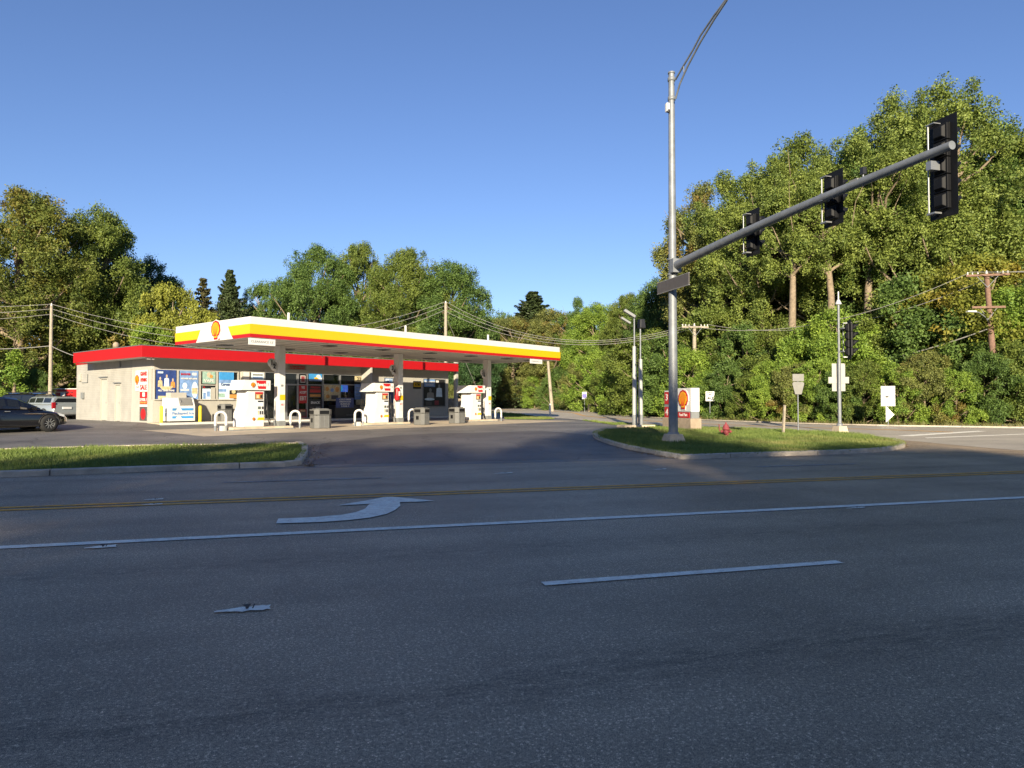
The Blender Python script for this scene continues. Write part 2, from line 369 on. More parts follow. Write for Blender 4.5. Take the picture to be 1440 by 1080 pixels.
def catmull(pts, n=6):
    P = [Vector((p[0], p[1], 0)) for p in pts]; P = [P[0]*2-P[1]] + P + [P[-1]*2-P[-2]]; R = []
    for i in range(1, len(P)-2):
        for j in range(n):
            t = j/n; a, b, c, d = P[i-1:i+3]
            R.append(.5*((2*b) + (c-a)*t + (2*a-5*b+4*c-d)*t*t + (3*b-a-3*c+d)*t**3))
    R.append(P[-2]); return [(p.x, p.y) for p in R]
def cross(p, t, w0, w1, z0, z1):
    n = Vector((-t.y, t.x, 0)); r = []
    for w, z in ((w0, z0), (w0, z1-.02), (w0+(w1-w0)*.15, z1), (w1, z1), (w1, z0)):
        q = p + n*w; r.append((q.x, q.y, hgt(q.x, q.y)+z))
    return r
def ribbon(b, pts, w0, w1, z0, z1, m, step=.8):
    """extruded strip that follows the ground along a polyline"""
    P = [Vector((x, y, 0)) for x, y in pts]; Q = [P[0]]
    for a, c in zip(P, P[1:]):
        k = max(1, int((c-a).length/step)); Q += [a.lerp(c, (i+1)/k) for i in range(k)]
    rings = []; run = 0
    for i, p in enumerate(Q):
        if i: run += (p-Q[i-1]).length
        if run > 3 and i < len(Q)-1:                     # joint between two kerb stones
            t = (Q[i+1]-p).normalized(); rings.append(cross(p - t*.012, t, w0, w1, z0, z1)); b.loft(rings, m, smooth=False); rings = [cross(p + t*.012, t, w0, w1, z0, z1)]; run = 0; continue
        t = (Q[min(i+1, len(Q)-1)] - Q[max(i-1, 0)]).normalized(); rings.append(cross(p, t, w0, w1, z0, z1))
    b.loft(rings, m, smooth=False)

# ground material: grass and earth
m = bpy.data.materials.new('ground_cover'); m.use_nodes = True; n = m.node_tree.nodes; l = m.node_tree.links
p = n['Principled BSDF']; p.inputs['Roughness'].default_value = .95; p.inputs['Specular IOR Level'].default_value = .1
tc = n.new('ShaderNodeTexCoord'); t = n.new('ShaderNodeTexNoise'); t.inputs['Scale'].default_value = .5; t.inputs['Detail'].default_value = 8; t.inputs['Roughness'].default_value = .7
l.new(tc.outputs['Object'], t.inputs['Vector']); r = n.new('ShaderNodeValToRGB'); l.new(t.outputs['Fac'], r.inputs['Fac']); l.new(r.outputs['Color'], p.inputs['Base Color'])
e = r.color_ramp.elements; e[0].position = .32; e[0].color = (.075, .06, .03, 1); e[1].position = .62; e[1].color = (.07, .10, .025, 1)
M_ground = m
m = m.copy(); m.name = 'lawn'; M_lawn = m
e = [x for x in m.node_tree.nodes if x.type == 'VALTORGB'][0].color_ramp.elements
e[0].color = (.11, .12, .04, 1); e[1].color = (.085, .14, .03, 1)
[x for x in m.node_tree.nodes if x.type == 'TEX_NOISE'][0].inputs['Scale'].default_value = 2.5

sheet('ground', [(-400, -150), (400, -150), (400, 600), (-400, 600)], M_ground, -.03)
EDGE = 17.35
sheet('main_road', [RS(-120, -7), RS(120, -7), RS(120, EDGE), RS(-120, EDGE)], M_road, 0)
NE = px([(1700, 655), (1500, 632), (1290, 621), (1150, 610.5), (1000, 603.5), (900, 598), (850, 594), (790, 588.5), (740, 584), (700, 580), (680, 577.5)])
FE = px([(1900, 618), (1700, 609), (1440, 602.5), (1200, 598.5), (960, 590), (850, 582), (770, 576.5), (700, 572.3), (670, 571)])
NEs, FEs = catmull(NE, 4), catmull(FE, 4)
lot_far = [AB(23.5, 13), AB(23.5, 30), AB(-26, 30)]
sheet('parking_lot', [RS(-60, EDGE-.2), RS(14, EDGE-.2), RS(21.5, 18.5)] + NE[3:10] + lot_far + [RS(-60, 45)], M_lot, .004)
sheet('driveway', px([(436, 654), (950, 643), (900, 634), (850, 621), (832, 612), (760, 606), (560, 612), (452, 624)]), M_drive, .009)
# junction mouth and cross street
far_end = NEs[-1], FEs[-1]
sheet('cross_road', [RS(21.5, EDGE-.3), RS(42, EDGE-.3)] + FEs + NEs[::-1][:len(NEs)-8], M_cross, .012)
sheet('junction', [RS(12, EDGE-.45), RS(43, EDGE-.45), FEs[0]] + px([(1440, 605.5), (1300, 614), (1235, 618), (1150, 630)]), M_road, .006)
sheet('pump_apron', [AB(-2.2, -.6), AB(22.8, -.6), AB(22.3, 6.4), AB(-1.5, 6.4)], M_conc, .010)

# painted markings on the roads
def mark(name, pts, m=M_line, dz=.012): return sheet(name, pts, m, dz)
def sline(name, r0, r1, s, w, m, z=.008): return mark(name, [RS(r0, s-w/2), RS(r1, s-w/2), RS(r1, s+w/2), RS(r0, s+w/2)], m, z)
sline('lane_line', -60, 60, 8.81, .17, M_line)
sline('center_line', -90, 90, 11.77, .13, M_yel); sline('center_line', -90, 90, 12.06, .13, M_yel)
sline('dashed_line', 1.9, 4.98, 5.80, .12, M_line)
sline('dashed_line', -9.2, -6.1, 5.80, .12, M_line)
a0, a1 = G(313, 679), G(535, 671.5)
sline('dashed_line', a0.x*RD[0]+a0.y*RD[1], a1.x*RD[0]+a1.y*RD[1], 14.6, .13, M_faint)
a0, a1 = G(1060, 656.5), G(1203, 652.5)
sline('dashed_line', a0.x*RD[0]+a0.y*RD[1], a1.x*RD[0]+a1.y*RD[1], 14.6, .13, M_faint)
mark('turn_arrow', px([(388, 737.2), (391.5, 730.3), (440, 728.5), (480, 725), (500, 721.5), (513, 716.5), (520, 709.3), (500, 710.5), (473, 711.8), (505, 706.5),
                       (528, 702.5), (540, 699.8), (552, 699.6), (580, 702), (611, 705.2), (590, 706.4), (562, 707), (563, 712), (556, 718), (543, 724), (520, 729), (490, 732.5), (450, 735.3)]))
def patch(u, v, w, h, seed):
    """worn white remains of a raised lane marker, torn towards one end"""
    R = random.Random(seed); k = 14; f = [min(1, .22+1.5*i/k)*R.uniform(.75, 1.1) for i in range(k+1)]
    line = lambda i: v + h*.55 - h*.75*i/k
    top = [(u-w/2+w*i/k, line(i) - h*.42*f[i]) for i in range(k+1)]; bot = [(u-w/2+w*i/k, line(i) + h*.36*f[i]*R.uniform(.8, 1.1)) for i in range(k, -1, -1)]
    mark('marker_patch', px(top + [(u+w*.47, line(k))] + bot), M_line, .010)
    mark('marker_tar', px([(u-w*.02, v-h*.50), (u+w*.16, v-h*.66), (u+w*.13, v-h*.36), (u+w*.10, v+h*.12), (u+w*.06, v+h*.18), (u+w*.05, v-h*.2)]), M_black, .013)
    mark('marker_tar', px([(u+w*.20, v-h*.62), (u+w*.23, v-h*.68), (u+w*.19, v+h*.05), (u+w*.165, v+h*.08)]), M_black, .013)
for q in [(341, 857, 80, 9, 1), (141, 769.5, 46, 4.5, 2), (216, 702.5, 28, 2, 3), (214, 709.5, 30, 2, 4), (708, 665.5, 26, 1.8, 5), (1203, 714.5, 27, 2, 6), (928, 660, 18, 1.5, 7)]: patch(*q)
# edge and stop lines on the cross street
def offs(pts, d):
    R = []
    for i, q in enumerate(pts):
        a = Vector((*pts[max(0, i-1)], 0)); b = Vector((*pts[min(len(pts)-1, i+1)], 0)); t = (b-a).normalized(); R.append((q[0]-t.y*d, q[1]+t.x*d))
    return R
e1 = FEs[4:]; mark('edge_line', offs(e1, .5) + offs(e1, .62)[::-1], M_line, .017)
e2 = NEs[10:]; mark('edge_line', offs(e2, -.5) + offs(e2, -.62)[::-1], M_line, .017)
mid = [((a[0]+b[0])/2, (a[1]+b[1])/2) for a, b in zip([NEs[int(i*(len(NEs)-1)/20)] for i in range(21)], [FEs[int(i*(len(FEs)-1)/20)] for i in range(21)])][5:]
mark('center_line', offs(mid, .06) + offs(mid, .18)[::-1], M_yel, .017); mark('center_line', offs(mid, -.06) + offs(mid, -.18)[::-1], M_yel, .017)
mark('stop_line', px([(1262, 613), (1375, 606.3), (1388, 607), (1280, 614)]), M_line, .018)
mark('lane_line', px([(1300, 616), (1440, 610.5), (1445, 611.2), (1304, 616.9)]), M_line, .018)

# kerbs, one strip per verge
b = MB()
ribbon(b, [RS(-70, 17.15), RS(-40, 17.15)] + px([(0, 671.5), (200, 664), (400, 656.8)]), .0, .18, -.05, .13, M_kerb)
ribbon(b, px([(400, 656.8), (424, 654), (433, 640), (433, 631), (424, 626)]), .0, .18, -.05, .13, M_kerb)
ribbon(b, px([(424, 626), (380, 627), (200, 629.5), (0, 635), (-300, 645), (-900, 660)]), .0, .12, -.05, .10, M_kerb)
tag(b.build('kerb'), kind='structure')
isl = px([(845, 608), (834, 612.5), (838, 618), (856, 625), (880, 631.5), (915, 638.5), (950, 645), (970, 645.8), (1050, 643), (1150, 640), (1230, 636.5), (1262, 632.5), (1273, 628.5), (1266, 623.5), (1235, 617), (1200, 612.5)])
b = MB(); ribbon(b, catmull(isl, 4), .0, .18, -.05, .13, M_kerb); tag(b.build('kerb'), kind='structure')
b = MB(); ribbon(b, [(x, y) for x, y in FEs], -.18, .0, -.05, .08, M_kerb); tag(b.build('kerb'), kind='structure')

# lawns with blades
Lg = [RS(-70, 17.3), RS(-40, 17.3)] + px([(0, 669), (200, 662), (400, 654.5), (424, 651), (430, 640), (431, 632), (424, 627.5), (380, 628.5), (200, 631), (0, 636.5), (-300, 647)]) + [RS(-70, 20.5)]
Rg = catmull(isl, 4) + px([(1150, 609.5), (1060, 605.5), (985, 603.6), (930, 602.8), (880, 605.5)])
sheet('lawn', Lg, M_lawn, .09); sheet('lawn', Rg, M_lawn, .09)
Vg = px([(700, 580.8), (740, 584.6), (772, 587.6), (779, 589.5), (760, 590.2), (712, 590)])
Wg = px([(818, 591.3), (850, 594.6), (900, 598.5), (930, 600.3), (915, 601.2), (860, 597.5)])
sheet('lawn', Vg, M_lawn, .02); sheet('lawn', Wg, M_lawn, .02)
M_blade = leafmat('grass_blades', (.085, .14, .03), (.25, .31, .075), .25, autumn=(.30, .27, .10))
M_dry = leafmat('verge_blades', (.09, .09, .03), (.20, .19, .06), .25)
def inside(poly, xs, ys):
    n = len(poly); r = np.zeros(len(xs), bool); j = n-1
    for i in range(n):
        xi, yi = poly[i]; xj, yj = poly[j]
        if yi != yj:
            r ^= ((yi > ys) != (yj > ys)) & (xs < (xj-xi)*(ys-yi)/(yj-yi)+xi)
        j = i
    return r
def npmesh(name, V, k, mats, smooth=False, mi=None):
    """mesh of n k-gons from an (n*k,3) array"""
    nf = len(V)//k; me = bpy.data.meshes.new(name)
    me.vertices.add(len(V)); me.vertices.foreach_set('co', np.ascontiguousarray(V, np.float32).ravel())
    me.loops.add(nf*k); me.loops.foreach_set('vertex_index', np.arange(nf*k, dtype=np.int32))
    me.polygons.add(nf); me.polygons.foreach_set('loop_start', np.arange(0, nf*k, k, dtype=np.int32)); me.polygons.foreach_set('loop_total', np.full(nf, k, np.int32))
    for m in mats: me.materials.append(m)
    if mi is not None: me.polygons.foreach_set('material_index', mi.astype(np.int32))
    me.update(calc_edges=True); return me
def vh(xs, ys):
    s = xs*RN[0]+ys*RN[1]; bb = (xs-P0[0])*NN[0]+(ys-P0[1])*NN[1]
    return np.interp(s, SK, SZ) + np.interp(bb, BK, BZ)
def blades(name, poly, n, h, w, base, m, seed, bbox=None):
    R = np.random.default_rng(seed); P = np.array(poly); lo, hi = P.min(0), P.max(0)
    if bbox: lo = np.maximum(lo, bbox[0]); hi = np.minimum(hi, bbox[1])
    x = R.uniform(lo[0], hi[0], n*4); y = R.uniform(lo[1], hi[1], n*4); k = inside(poly, x, y); x, y = x[k][:n], y[k][:n]; n = len(x)
    a = R.uniform(0, 2*np.pi, n); hh = h*R.uniform(.5, 1.25, n)*(.75+.5*np.sin(x*1.7+np.cos(y*2.1))**2); z = vh(x, y)+base
    dx, dy = np.cos(a)*w, np.sin(a)*w; lx, ly = R.normal(0, .35, (2, n))*hh
    V = np.empty((n, 3, 3)); V[:, 0] = np.c_[x-dx, y-dy, z]; V[:, 1] = np.c_[x+dx, y+dy, z]; V[:, 2] = np.c_[x+lx, y+ly, z+hh]
    o = bpy.data.objects.new(name, npmesh(name, V.reshape(-1, 3), 3, [m])); C.objects.link(o); tag(o, kind='stuff')
    return o
tag(blades('grass', Lg, 60000, .085, .011, .085, M_blade, 1, ((-26, 14), (0, 30))), 'short green grass on the kerbed verge left of the driveway', 'grass')
tag(blades('grass', Rg, 70000, .085, .011, .085, M_blade, 2), 'short green grass on the corner verge round the signal mast', 'grass')
tag(blades('grass', Vg, 9000, .10, .02, .015, M_blade, 3), 'sunlit grass strip beside the cross street past the canopy', 'grass')
tag(blades('grass', Wg, 6000, .10, .02, .015, M_blade, 4), 'narrow grass strip by the two white lamp posts', 'grass')
fo = offs(FEs, -.25); fo2 = offs(FEs, -3.2)
tag(blades('verge_grass', fo + fo2[::-1], 60000, .22, .03, -.02, M_dry, 5), 'dry yellowish grass along the far edge of the cross street', 'grass')
# fallen leaves and grit along the driveway gutter
def litter(name, pts, n, spread, seed, m):
    R = np.random.default_rng(seed); P = np.array(pts); i = R.integers(0, len(P)-1, n); f = R.random(n)[:, None]; q = P[i]*(1-f)+P[i+1]*f + R.normal(0, spread, (n, 2))
    a = R.uniform(0, 2*np.pi, n); r = R.uniform(.012, .04, n); z = vh(q[:, 0], q[:, 1])+.022
    V = np.empty((n, 4, 3))
    for k in range(4): V[:, k] = np.c_[q[:, 0]+r*np.cos(a+k*np.pi/2)*(1 if k % 2 else .6), q[:, 1]+r*np.sin(a+k*np.pi/2)*(1 if k % 2 else .6), z+R.uniform(0, .025, n)]
    o = bpy.data.objects.new(name, npmesh(name, V.reshape(-1, 3), 4, [m])); C.objects.link(o); tag(o, kind='stuff'); return o
M_litter = leafmat('dry_leaves', (.10, .07, .035), (.24, .17, .08), .1)
tag(litter('leaf_litter', px([(441, 628), (440, 642), (432, 655), (436, 657)]), 350, .12, 7, M_litter), 'brown fallen leaves against the kerb end of the left verge', 'leaves')
tag(litter('leaf_litter', px([(836, 620), (880, 634), (915, 640), (948, 646.5)]), 300, .10, 8, M_litter), 'dry leaves in the gutter of the corner verge', 'leaves')
tag(litter('leaf_litter', px([(1190, 634), (1230, 629), (1260, 626)]), 900, .35, 9, M_litter), 'bare brown leaf-strewn patch at the tip of the corner verge', 'leaves')
# ------------------------------------------------------------------ store
SX, SY = -18.268, 35.487; SZ0 = .45; SL, SD = 21.3, 10.4          # corner, ground, length, depth
store = thing('convenience_store', 'low cream painted store with a flat red banded roof behind the fuel canopy', 'store', (SX, SY, SZ0), TH)
def sp_(name, b, bevel=0, parent=None): return b.build(name, parent or store, bevel)
HT = 3.3                                                         # soffit height
# left side wall in brick, with a plain corner panel and two doors let in
b = MB(); D1 = (5.75, 6.75); D2 = (3.95, 4.75)
for y0, y1, z0, z1 in ((2.5, D2[0], 0, HT), (D2[0], D2[1], 2.05, HT), (D2[1], D1[0], 0, HT), (D1[0], D1[1], 2.4, HT), (D1[1], SD, 0, HT)): b.box(0, .2, y0, y1, z0, z1, M_brick)
sp_('side_wall', b)
b = MB(); b.box(-.02, .2, .2, 2.5, .28, HT, M_cream); b.box(-.03, .2, .2, 2.5, 0, .28, M_cream); b.box(-.035, .0, 2.44, 2.5, 0, 2.75, M_cream); sp_('corner_panel', b, .01)
for (y0, y1, h) in ((*D2, 2.05), (*D1, 2.4)):
    b = MB(); b.box(.06, .11, y0+.05, y1-.05, .02, h-.05, M_cream); d = sp_('service_door', b, .005)
    b = MB(); b.box(-.02, .16, y0, y0+.05, 0, h, M_cream); b.box(-.02, .16, y1-.05, y1, 0, h, M_cream); b.box(-.02, .16, y0+.05, y1-.05, h-.05, h, M_cream); b.build('frame', d)
    b = MB(); b.tube([(.05, y0+.16, 1.02), (.0, y0+.16, 1.02), (.0, y0+.28, 1.02)], .014, M_alu); b.build('handle', d)
    b = MB(); b.box(-.10, -.0, y0-.05, y1+.05, h+.03, h+.09, M_alu); b.build('drip_cap', d)
# front wall: sill wall, piers, header
b = MB()
wins = [(.06, 1.16), (1.26, 2.33), (2.45, 3.30), (3.40, 4.56)]
b.box(0, 4.70, 0, .2, 0, 1.16, M_cream); b.box(0, 4.70, 0, .2, 2.76, HT, M_cream)
b.box(4.70, 5.30, -.02, .2, 0, HT, M_cream)
b.box(5.30, 6.20, 0, .2, 0, 1.5, M_cream); b.box(5.30, 6.20, 0, .2, 2.78, HT, M_cream)
b.box(6.20, 13.2, 0, .2, 2.80, HT, M_cream)
b.box(13.2, 15.1, 0, .2, 0, HT, M_cream); b.box(15.1, 15.9, 0, .2, 2.7, HT, M_cream); b.box(15.1, 15.9, 0, .2, 0, .95, M_cream)
b.box(15.9, 18.7, 0, .2, 0, HT, M_cream); b.box(18.7, 20.95, 0, .2, 2.72, HT, M_cream); b.box(18.7, 20.95, 0, .2, 0, .7, M_cream); b.box(20.95, SL, 0, .2, 0, HT, M_cream)
sp_('front_wall', b)
b = MB(); b.box(0, 6.2, -.03, .0, 2.76, 2.86, M_cream); b.box(6.2, 13.2, -.06, .0, 2.78, 2.98, M_cream); sp_('header_trim', b, .008)
b = MB(); b.box(SL-.2, SL, .2, SD, 0, HT, M_brick); b.box(.2, SL-.2, SD-.2, SD, 0, HT, M_brick); sp_('rear_wall', b)
b = MB(); b.box(13.2, 13.32, -.98, 0, 0, HT, M_cream); sp_('wing_wall', b)
b = MB(); b.box(-.94, .0, -.94, 7.94, HT, HT+.05, M_ceil); b.box(0, SL, -.94, SD, HT, HT+.05, M_ceil); sp_('soffit', b)
b = MB()
b.box(-1.0, SL+.04, -1.0, -.94, HT-.02, HT+.55, M_red); b.box(-1.0, -.94, -.94, 8.0, HT-.02, HT+.55, M_red); b.box(-.94, -.03, 7.94, 8.0, HT-.02, HT+.55, M_red); b.box(-.03, 0, 8.0, SD+.1, HT-.02, HT+.55, M_red); b.box(SL-.02, SL+.04, -.94, SD+.1, HT-.02, HT+.55, M_red)
sp_('roof_fascia', b, .008)
b = MB(); b.box(-1.02, SL+.06, -1.02, -.93, HT+.55, HT+.58, M_alu); b.box(-1.02, -.93, -.93, 8.02, HT+.55, HT+.58, M_alu); sp_('roof_flashing', b)
b = MB(); b.box(0, SL-.05, -.9, SD, HT+.36, HT+.40, M_grey); b.box(-.9, 0, -.9, 7.9, HT+.36, HT+.40, M_grey); sp_('roof_deck', b)
b = MB(); b.box(.0, SL, -.75, -.68, HT-.012, HT, M_grey); sp_('soffit_vent', b)
def roof_vent(x, y, h, r, m, name='roof_vent'):
    b = MB(); b.lathe([(r*.6, 0), (r*.6, h*.6), (r*1.1, h*.62), (r*1.1, h*.85), (r*.5, h), (0, h)], m, (x, y, HT+.4), 12); sp_(name, b)
roof_vent(.2, 5.2, .70, .15, M_tan); roof_vent(1.5, 3.2, .48, .12, M_cream)
b = MB(); b.box(-.12, .0, 9.1, 9.4, 1.25, 1.62, M_grey); sp_('electric_meter', b, .01)
b = MB(); b.box(-.1, 0, 9.6, 9.9, 2.3, 2.75, M_cream); sp_('junction_box', b, .01)
b = MB(); b.tube([(-.04, 9.5, 2.2), (-.04, 8.6, 2.2), (-.04, 8.6, 2.7)], .02, M_grey); sp_('conduit', b)
b = MB(); b.tube([(-.06, 4.0, HT), (-.06, 4.0, HT-.35)], .035, M_alu); sp_('downpipe', b)
b = MB(); b.box(-.7, -.5, -.85, -.7, HT-.12, HT-.02, M_white); b.box(-.45, -.3, -.85, -.7, HT-.12, HT-.02, M_white); sp_('floodlight', b, .02)
# glazing
def window(x0, x1, z0, z1, fm=M_cream, mull=(), d=.06, name='window'):
    f = MB(); t = .05
    f.box(x0, x0+t, -d, .12, z0, z1, fm); f.box(x1-t, x1, -d, .12, z0, z1, fm); f.box(x0+t, x1-t, -d, .12, z1-t, z1, fm); f.box(x0+t, x1-t, -d-.02, .12, z0, z0+t, fm)
    for mz in mull: f.box(x0+t, x1-t, -d+.01, .1, mz-.025, mz+.025, fm)
    w = sp_(name, f); g = MB(); g.box(x0+t, x1-t, .02, .03, z0+t, z1-t, M_glass); g.build('pane', w); return w
for i, (x0, x1) in enumerate(wins): window(x0-.05, x1+.05, 1.16, 2.76, mull=(1.98,) if i == 2 else ())
window(5.30, 6.20, 1.5, 2.78)
window(15.1, 15.9, .95, 2.7, M_grey); window(18.7, 20.95, .7, 2.72, M_grey)
bays = [6.20, 6.95, 7.70, 8.50, 9.05, 9.20, 10.10, 10.35, 11.95, 13.2]
window(6.20, 6.90, .05, 2.80, M_alu, (2.1,)); window(10.20, 11.50, .08, 2.80, M_alu, (2.15,)); window(11.50, 13.2, .08, 2.80, M_alu, (2.15,))
for x0, x1, hs in ((6.90, 8.42, 1), (8.42, 9.06, 0), (9.06, 10.20, 0)):
    if hs:
        dr = MB(); dr.box(x0, x0+.07, -.05, .1, .03, 2.8, M_alu); dr.box(x1-.07, x1, -.05, .1, .03, 2.8, M_alu); dr.box(x0+.07, x1-.07, -.05, .1, 2.04, 2.14, M_alu); dr.box(x0+.07, x1-.07, -.05, .1, 2.74, 2.8, M_alu); dr.box(x0+.07, x1-.07, -.04, .09, .03, .2, M_alu)
        xm = (x0+x1)/2; dr.box(xm-.05, xm+.05, -.045, .09, .2, 2.04, M_alu)
        d = sp_('entrance_door', dr); g = MB(); g.box(x0+.07, x1-.07, .02, .03, .2, 2.74, M_glass); g.build('pane', d)
        h = MB(); h.tube([(xm-.12, -.05, .85), (xm-.12, -.12, .85), (xm-.12, -.12, 1.25), (xm-.12, -.05, 1.25)], .015, M_alu); h.build('handle', d)
    else: window(x0, x1, .05, 2.80, M_alu, (2.1,))
# interior behind the glass
b = MB(); b.box(.25, SL-.25, 5.0, 5.1, 0, 3.1, M_grey); b.box(.25, SL-.25, .25, 5.0, .0, .02, M_conc); b.box(.25, SL-.25, .25, 5.0, 3.1, 3.14, M_ceil); sp_('interior', b)
R = random.Random(4); b = MB(); cols = [M_red2, M_yellow, M_blue2, M_white, M_orange, M_teal, M_dark]
for x in np.arange(.6, SL-1.4, 1.25):
    for z in (.4, .8, 1.2, 1.6):
        b.box(x, x+1.1, 2.4, 2.8, z, z+.03, M_grey); xx = x+.05
        while xx < x+.95: w = R.uniform(.08, .2); b.box(xx, xx+w, 2.45, 2.7, z+.03, z+R.uniform(.15, .32), R.choice(cols)); xx += w+.02
tag(sp_('stocked_shelves', b))
for x in (3, 7.3, 10.6, 12.3, 16, 19.5): b = MB(); b.box(x, x+1.2, 1.6, 1.8, 3.06, 3.095, M_lit); sp_('ceiling_light', b)
b = MB(); b.box(11.55, 12.55, .55, .62, 1.7, 2.15, M_screen); b.box(11.6, 12.1, .53, .549, 1.75, 2.1, M_screen2); sp_('lit_menu_screen', b)
# raised walk in front
b = MB(); b.box(-.3, SL+.2, -1.5, .0, -.3, .03, M_conc); b.box(-.32, SL+.2, -1.62, -1.5, -.3, .035, M_post); o = sp_('store_walkway', b, .01)

# posters, signs and goods on the store front (each can be taken down)
SM = Matrix.Translation((SX, SY, SZ0)) @ Matrix.Rotation(TH, 4, 'Z')
def poster(name, label, x0, x1, z0, z1, bgm, shapes=(), texts=(), y=-.065, cat='poster', group=None, t=.012):
    """flat printed sheet on the front; shapes are (x0,x1,z0,z1,material[,round]) and texts (string,x,z,size,material,width) in 0..1"""
    p = SM @ Vector(((x0+x1)/2, y, z0)); e = thing(name, label, cat, p, TH, group); w, h = x1-x0, z1-z0
    b = MB(); b.box(-w/2, w/2, -t, 0, 0, h, bgm); b.build('sheet', e)
    if shapes:
        b = MB(); k = 0
        for s in shapes:
            X0, X1, Z0, Z1 = -w/2+s[0]*w, -w/2+s[1]*w, s[2]*h, s[3]*h; k += 1; d = -t-.002-.0006*k
            if len(s) > 5 and s[5] == 'o':
                pl = [((X0+X1)/2+(X1-X0)/2*math.cos(q), (Z0+Z1)/2+(Z1-Z0)/2*math.sin(q)) for q in np.linspace(0, 2*math.pi, 15)[:-1]]
            elif len(s) > 5: pl = [(-w/2+a*w, c*h) for a, c in s[5]]
            else: pl = [(X0, Z0), (X1, Z0), (X1, Z1), (X0, Z1)]
            b.prism(pl, d, -t, s[4])
        b.build('artwork', e)
    for (tx, x, z, sz, tm, fit) in texts: text(e, tx, sz, tm, (-w/2+x*w, -t-.02, z*h), fit=fit*w if fit else None, bold=.006)
    return e
W_, Kk = M_white, M_dark
fig = lambda x, w, z0, z1, m, hd=M_skin: [(x-w/2, x+w/2, z0, z1, m, [(x-w/2, z0), (x+w/2, z0), (x+w*.42, z1-.03), (x, z1), (x-w*.42, z1-.03)]), (x-w*.17, x+w*.17, z1-.01, z1+w*.42, hd, 'o')]
poster('window_poster', 'dark blue poster of three sports players in the first window from the store corner', .10, 1.12, 1.20, 2.72, M_blue,
       fig(.2, .24, .42, .66, M_tan2) + fig(.83, .24, .40, .62, M_orange) + fig(.52, .26, .44, .74, M_ltb) + [(.08, .34, .88, .94, M_ltb), (.1, .9, .02, .12, M_tan2), (.15, .85, .30, .44, M_tan2, [(.15, .44), (.85, .44), (.7, .33), (.3, .33)])],
       [('ALL TIMES FANS', .5, .30, .12, W_, .82)])
poster('window_poster', 'pale blue poster with a bottle in the second store window above the ice chest', 1.30, 2.29, 1.20, 2.72, M_blue2,
       [(.64, .98, .05, .62, M_ltb, 'o'), (.66, .96, .2, .4, M_tan2), (.05, .5, .30, .36, W_), (.66, .9, .84, .93, W_), (.15, .4, .36, .58, M_ltb, 'o')],
       [('POWER RETURNS', .5, .72, .1, W_, .86), ('ROUTE', .3, .87, .12, M_red2, .5)])
poster('window_poster', 'small green and cream poster reading VAPE at the top of the third window', 2.52, 3.24, 2.06, 2.70, M_teal, [(.35, .65, .5, .95, M_skin, 'o'), (.55, .8, .45, .75, M_orange, 'o')], [('VAPE', .5, .22, .2, W_, .8)])
poster('window_poster', 'blue and white product poster in the lower half of the third window', 2.52, 2.98, 1.20, 1.93, M_ltb, [(0, 1, .8, 1, Kk), (.1, .4, .05, .5, M_blue2), (.55, .9, .2, .6, M_blue2), (.1, .3, .86, .94, M_red2)])
poster('white_board', 'plain cream board leaning in the lower right of the third window', 3.0, 3.24, 1.20, 1.85, M_cream, cat='board')
poster('window_poster', 'bright blue beach beer poster in the fourth window', 3.44, 4.30, 1.20, 2.70, M_ltb,
       [(0, 1, .72, 1, M_sky), (0, 1, .60, .72, M_blue2), (0, .5, .28, .38, M_blue2), (0, .4, .08, .22, M_teal), (.72, .96, .3, .55, M_tan2)], [('Corona', .42, .55, .2, M_blue, .6)])
poster('window_poster', 'black and orange drink poster beside the blue beer poster', 4.05, 4.52, 1.26, 1.78, Kk, [(0, 1, 0, .42, M_orange), (.25, .75, .5, .9, M_tan2, 'o')], y=-.085)
poster('wall_box', 'cream electrical box on the pier left of the entrance', 4.78, 5.22, 2.05, 2.78, M_cream, [(.1, .9, .05, .95, M_white)], cat='box', y=-.025, t=.12)
poster('notice_sheet', 'pale blue notice in the small window beside the entrance', 5.36, 6.14, 2.30, 2.74, M_ltb, [(.1, .9, .2, .45, M_blue2), (.1, .9, .6, .8, M_sback)], cat='notice')
poster('notice_sheet', 'grey notice on the soffit beam above the doors with red writing HIRING', 7.75, 9.0, 3.0, 3.26, M_sback, [], [('HIRING', .5, .7, .12, M_red2, .8), ('24 HR WINDOW', .5, .25, .1, M_red2, .8)], cat='notice', y=-.03)
poster('ebt_sign', 'dark red sign reading WE ACCEPT EBT beside the entrance door', 8.46, 9.02, .98, 2.06, M_rust, [(0, 1, 0, 1, M_red2)], [('WE', .5, .87, .22, W_, .4), ('ACCEPT', .5, .6, .2, W_, .86), ('EBT', .5, .26, .34, W_, .8)], cat='sign')
poster('window_poster', 'dark red drinks poster below the EBT sign', 8.46, 9.02, .10, .62, M_rust, [(.1, .9, .2, .7, M_brown)], [('COLD', .5, .8, .12, M_tan2, .6)])
poster('window_poster', 'small framed dark poster in the transom above the EBT sign', 8.50, 8.98, 2.18, 2.70, Kk, [(.15, .85, .1, .9, M_white), (.22, .78, .16, .84, M_rust)])
poster('window_poster', 'bright blue lottery poster in the transom right of the doors', 9.16, 10.1, 2.34, 2.78, M_sky, [(.4, .75, .25, .55, M_yellow, 'o'), (.55, .9, .4, .9, W_, 'o'), (0, 1, 0, .18, M_blue2), (.72, 1, .1, .5, M_ltb)])
poster('window_poster', 'black poster with red lines of writing right of the EBT sign', 9.14, 10.1, 1.30, 2.04, Kk, [(.1, .9, .45, .60, M_red2), (.1, .9, .62, .7, M_red2), (.1, .9, .1, .3, M_orange)], [('FRESH', .5, .86, .16, M_red2, .7)])
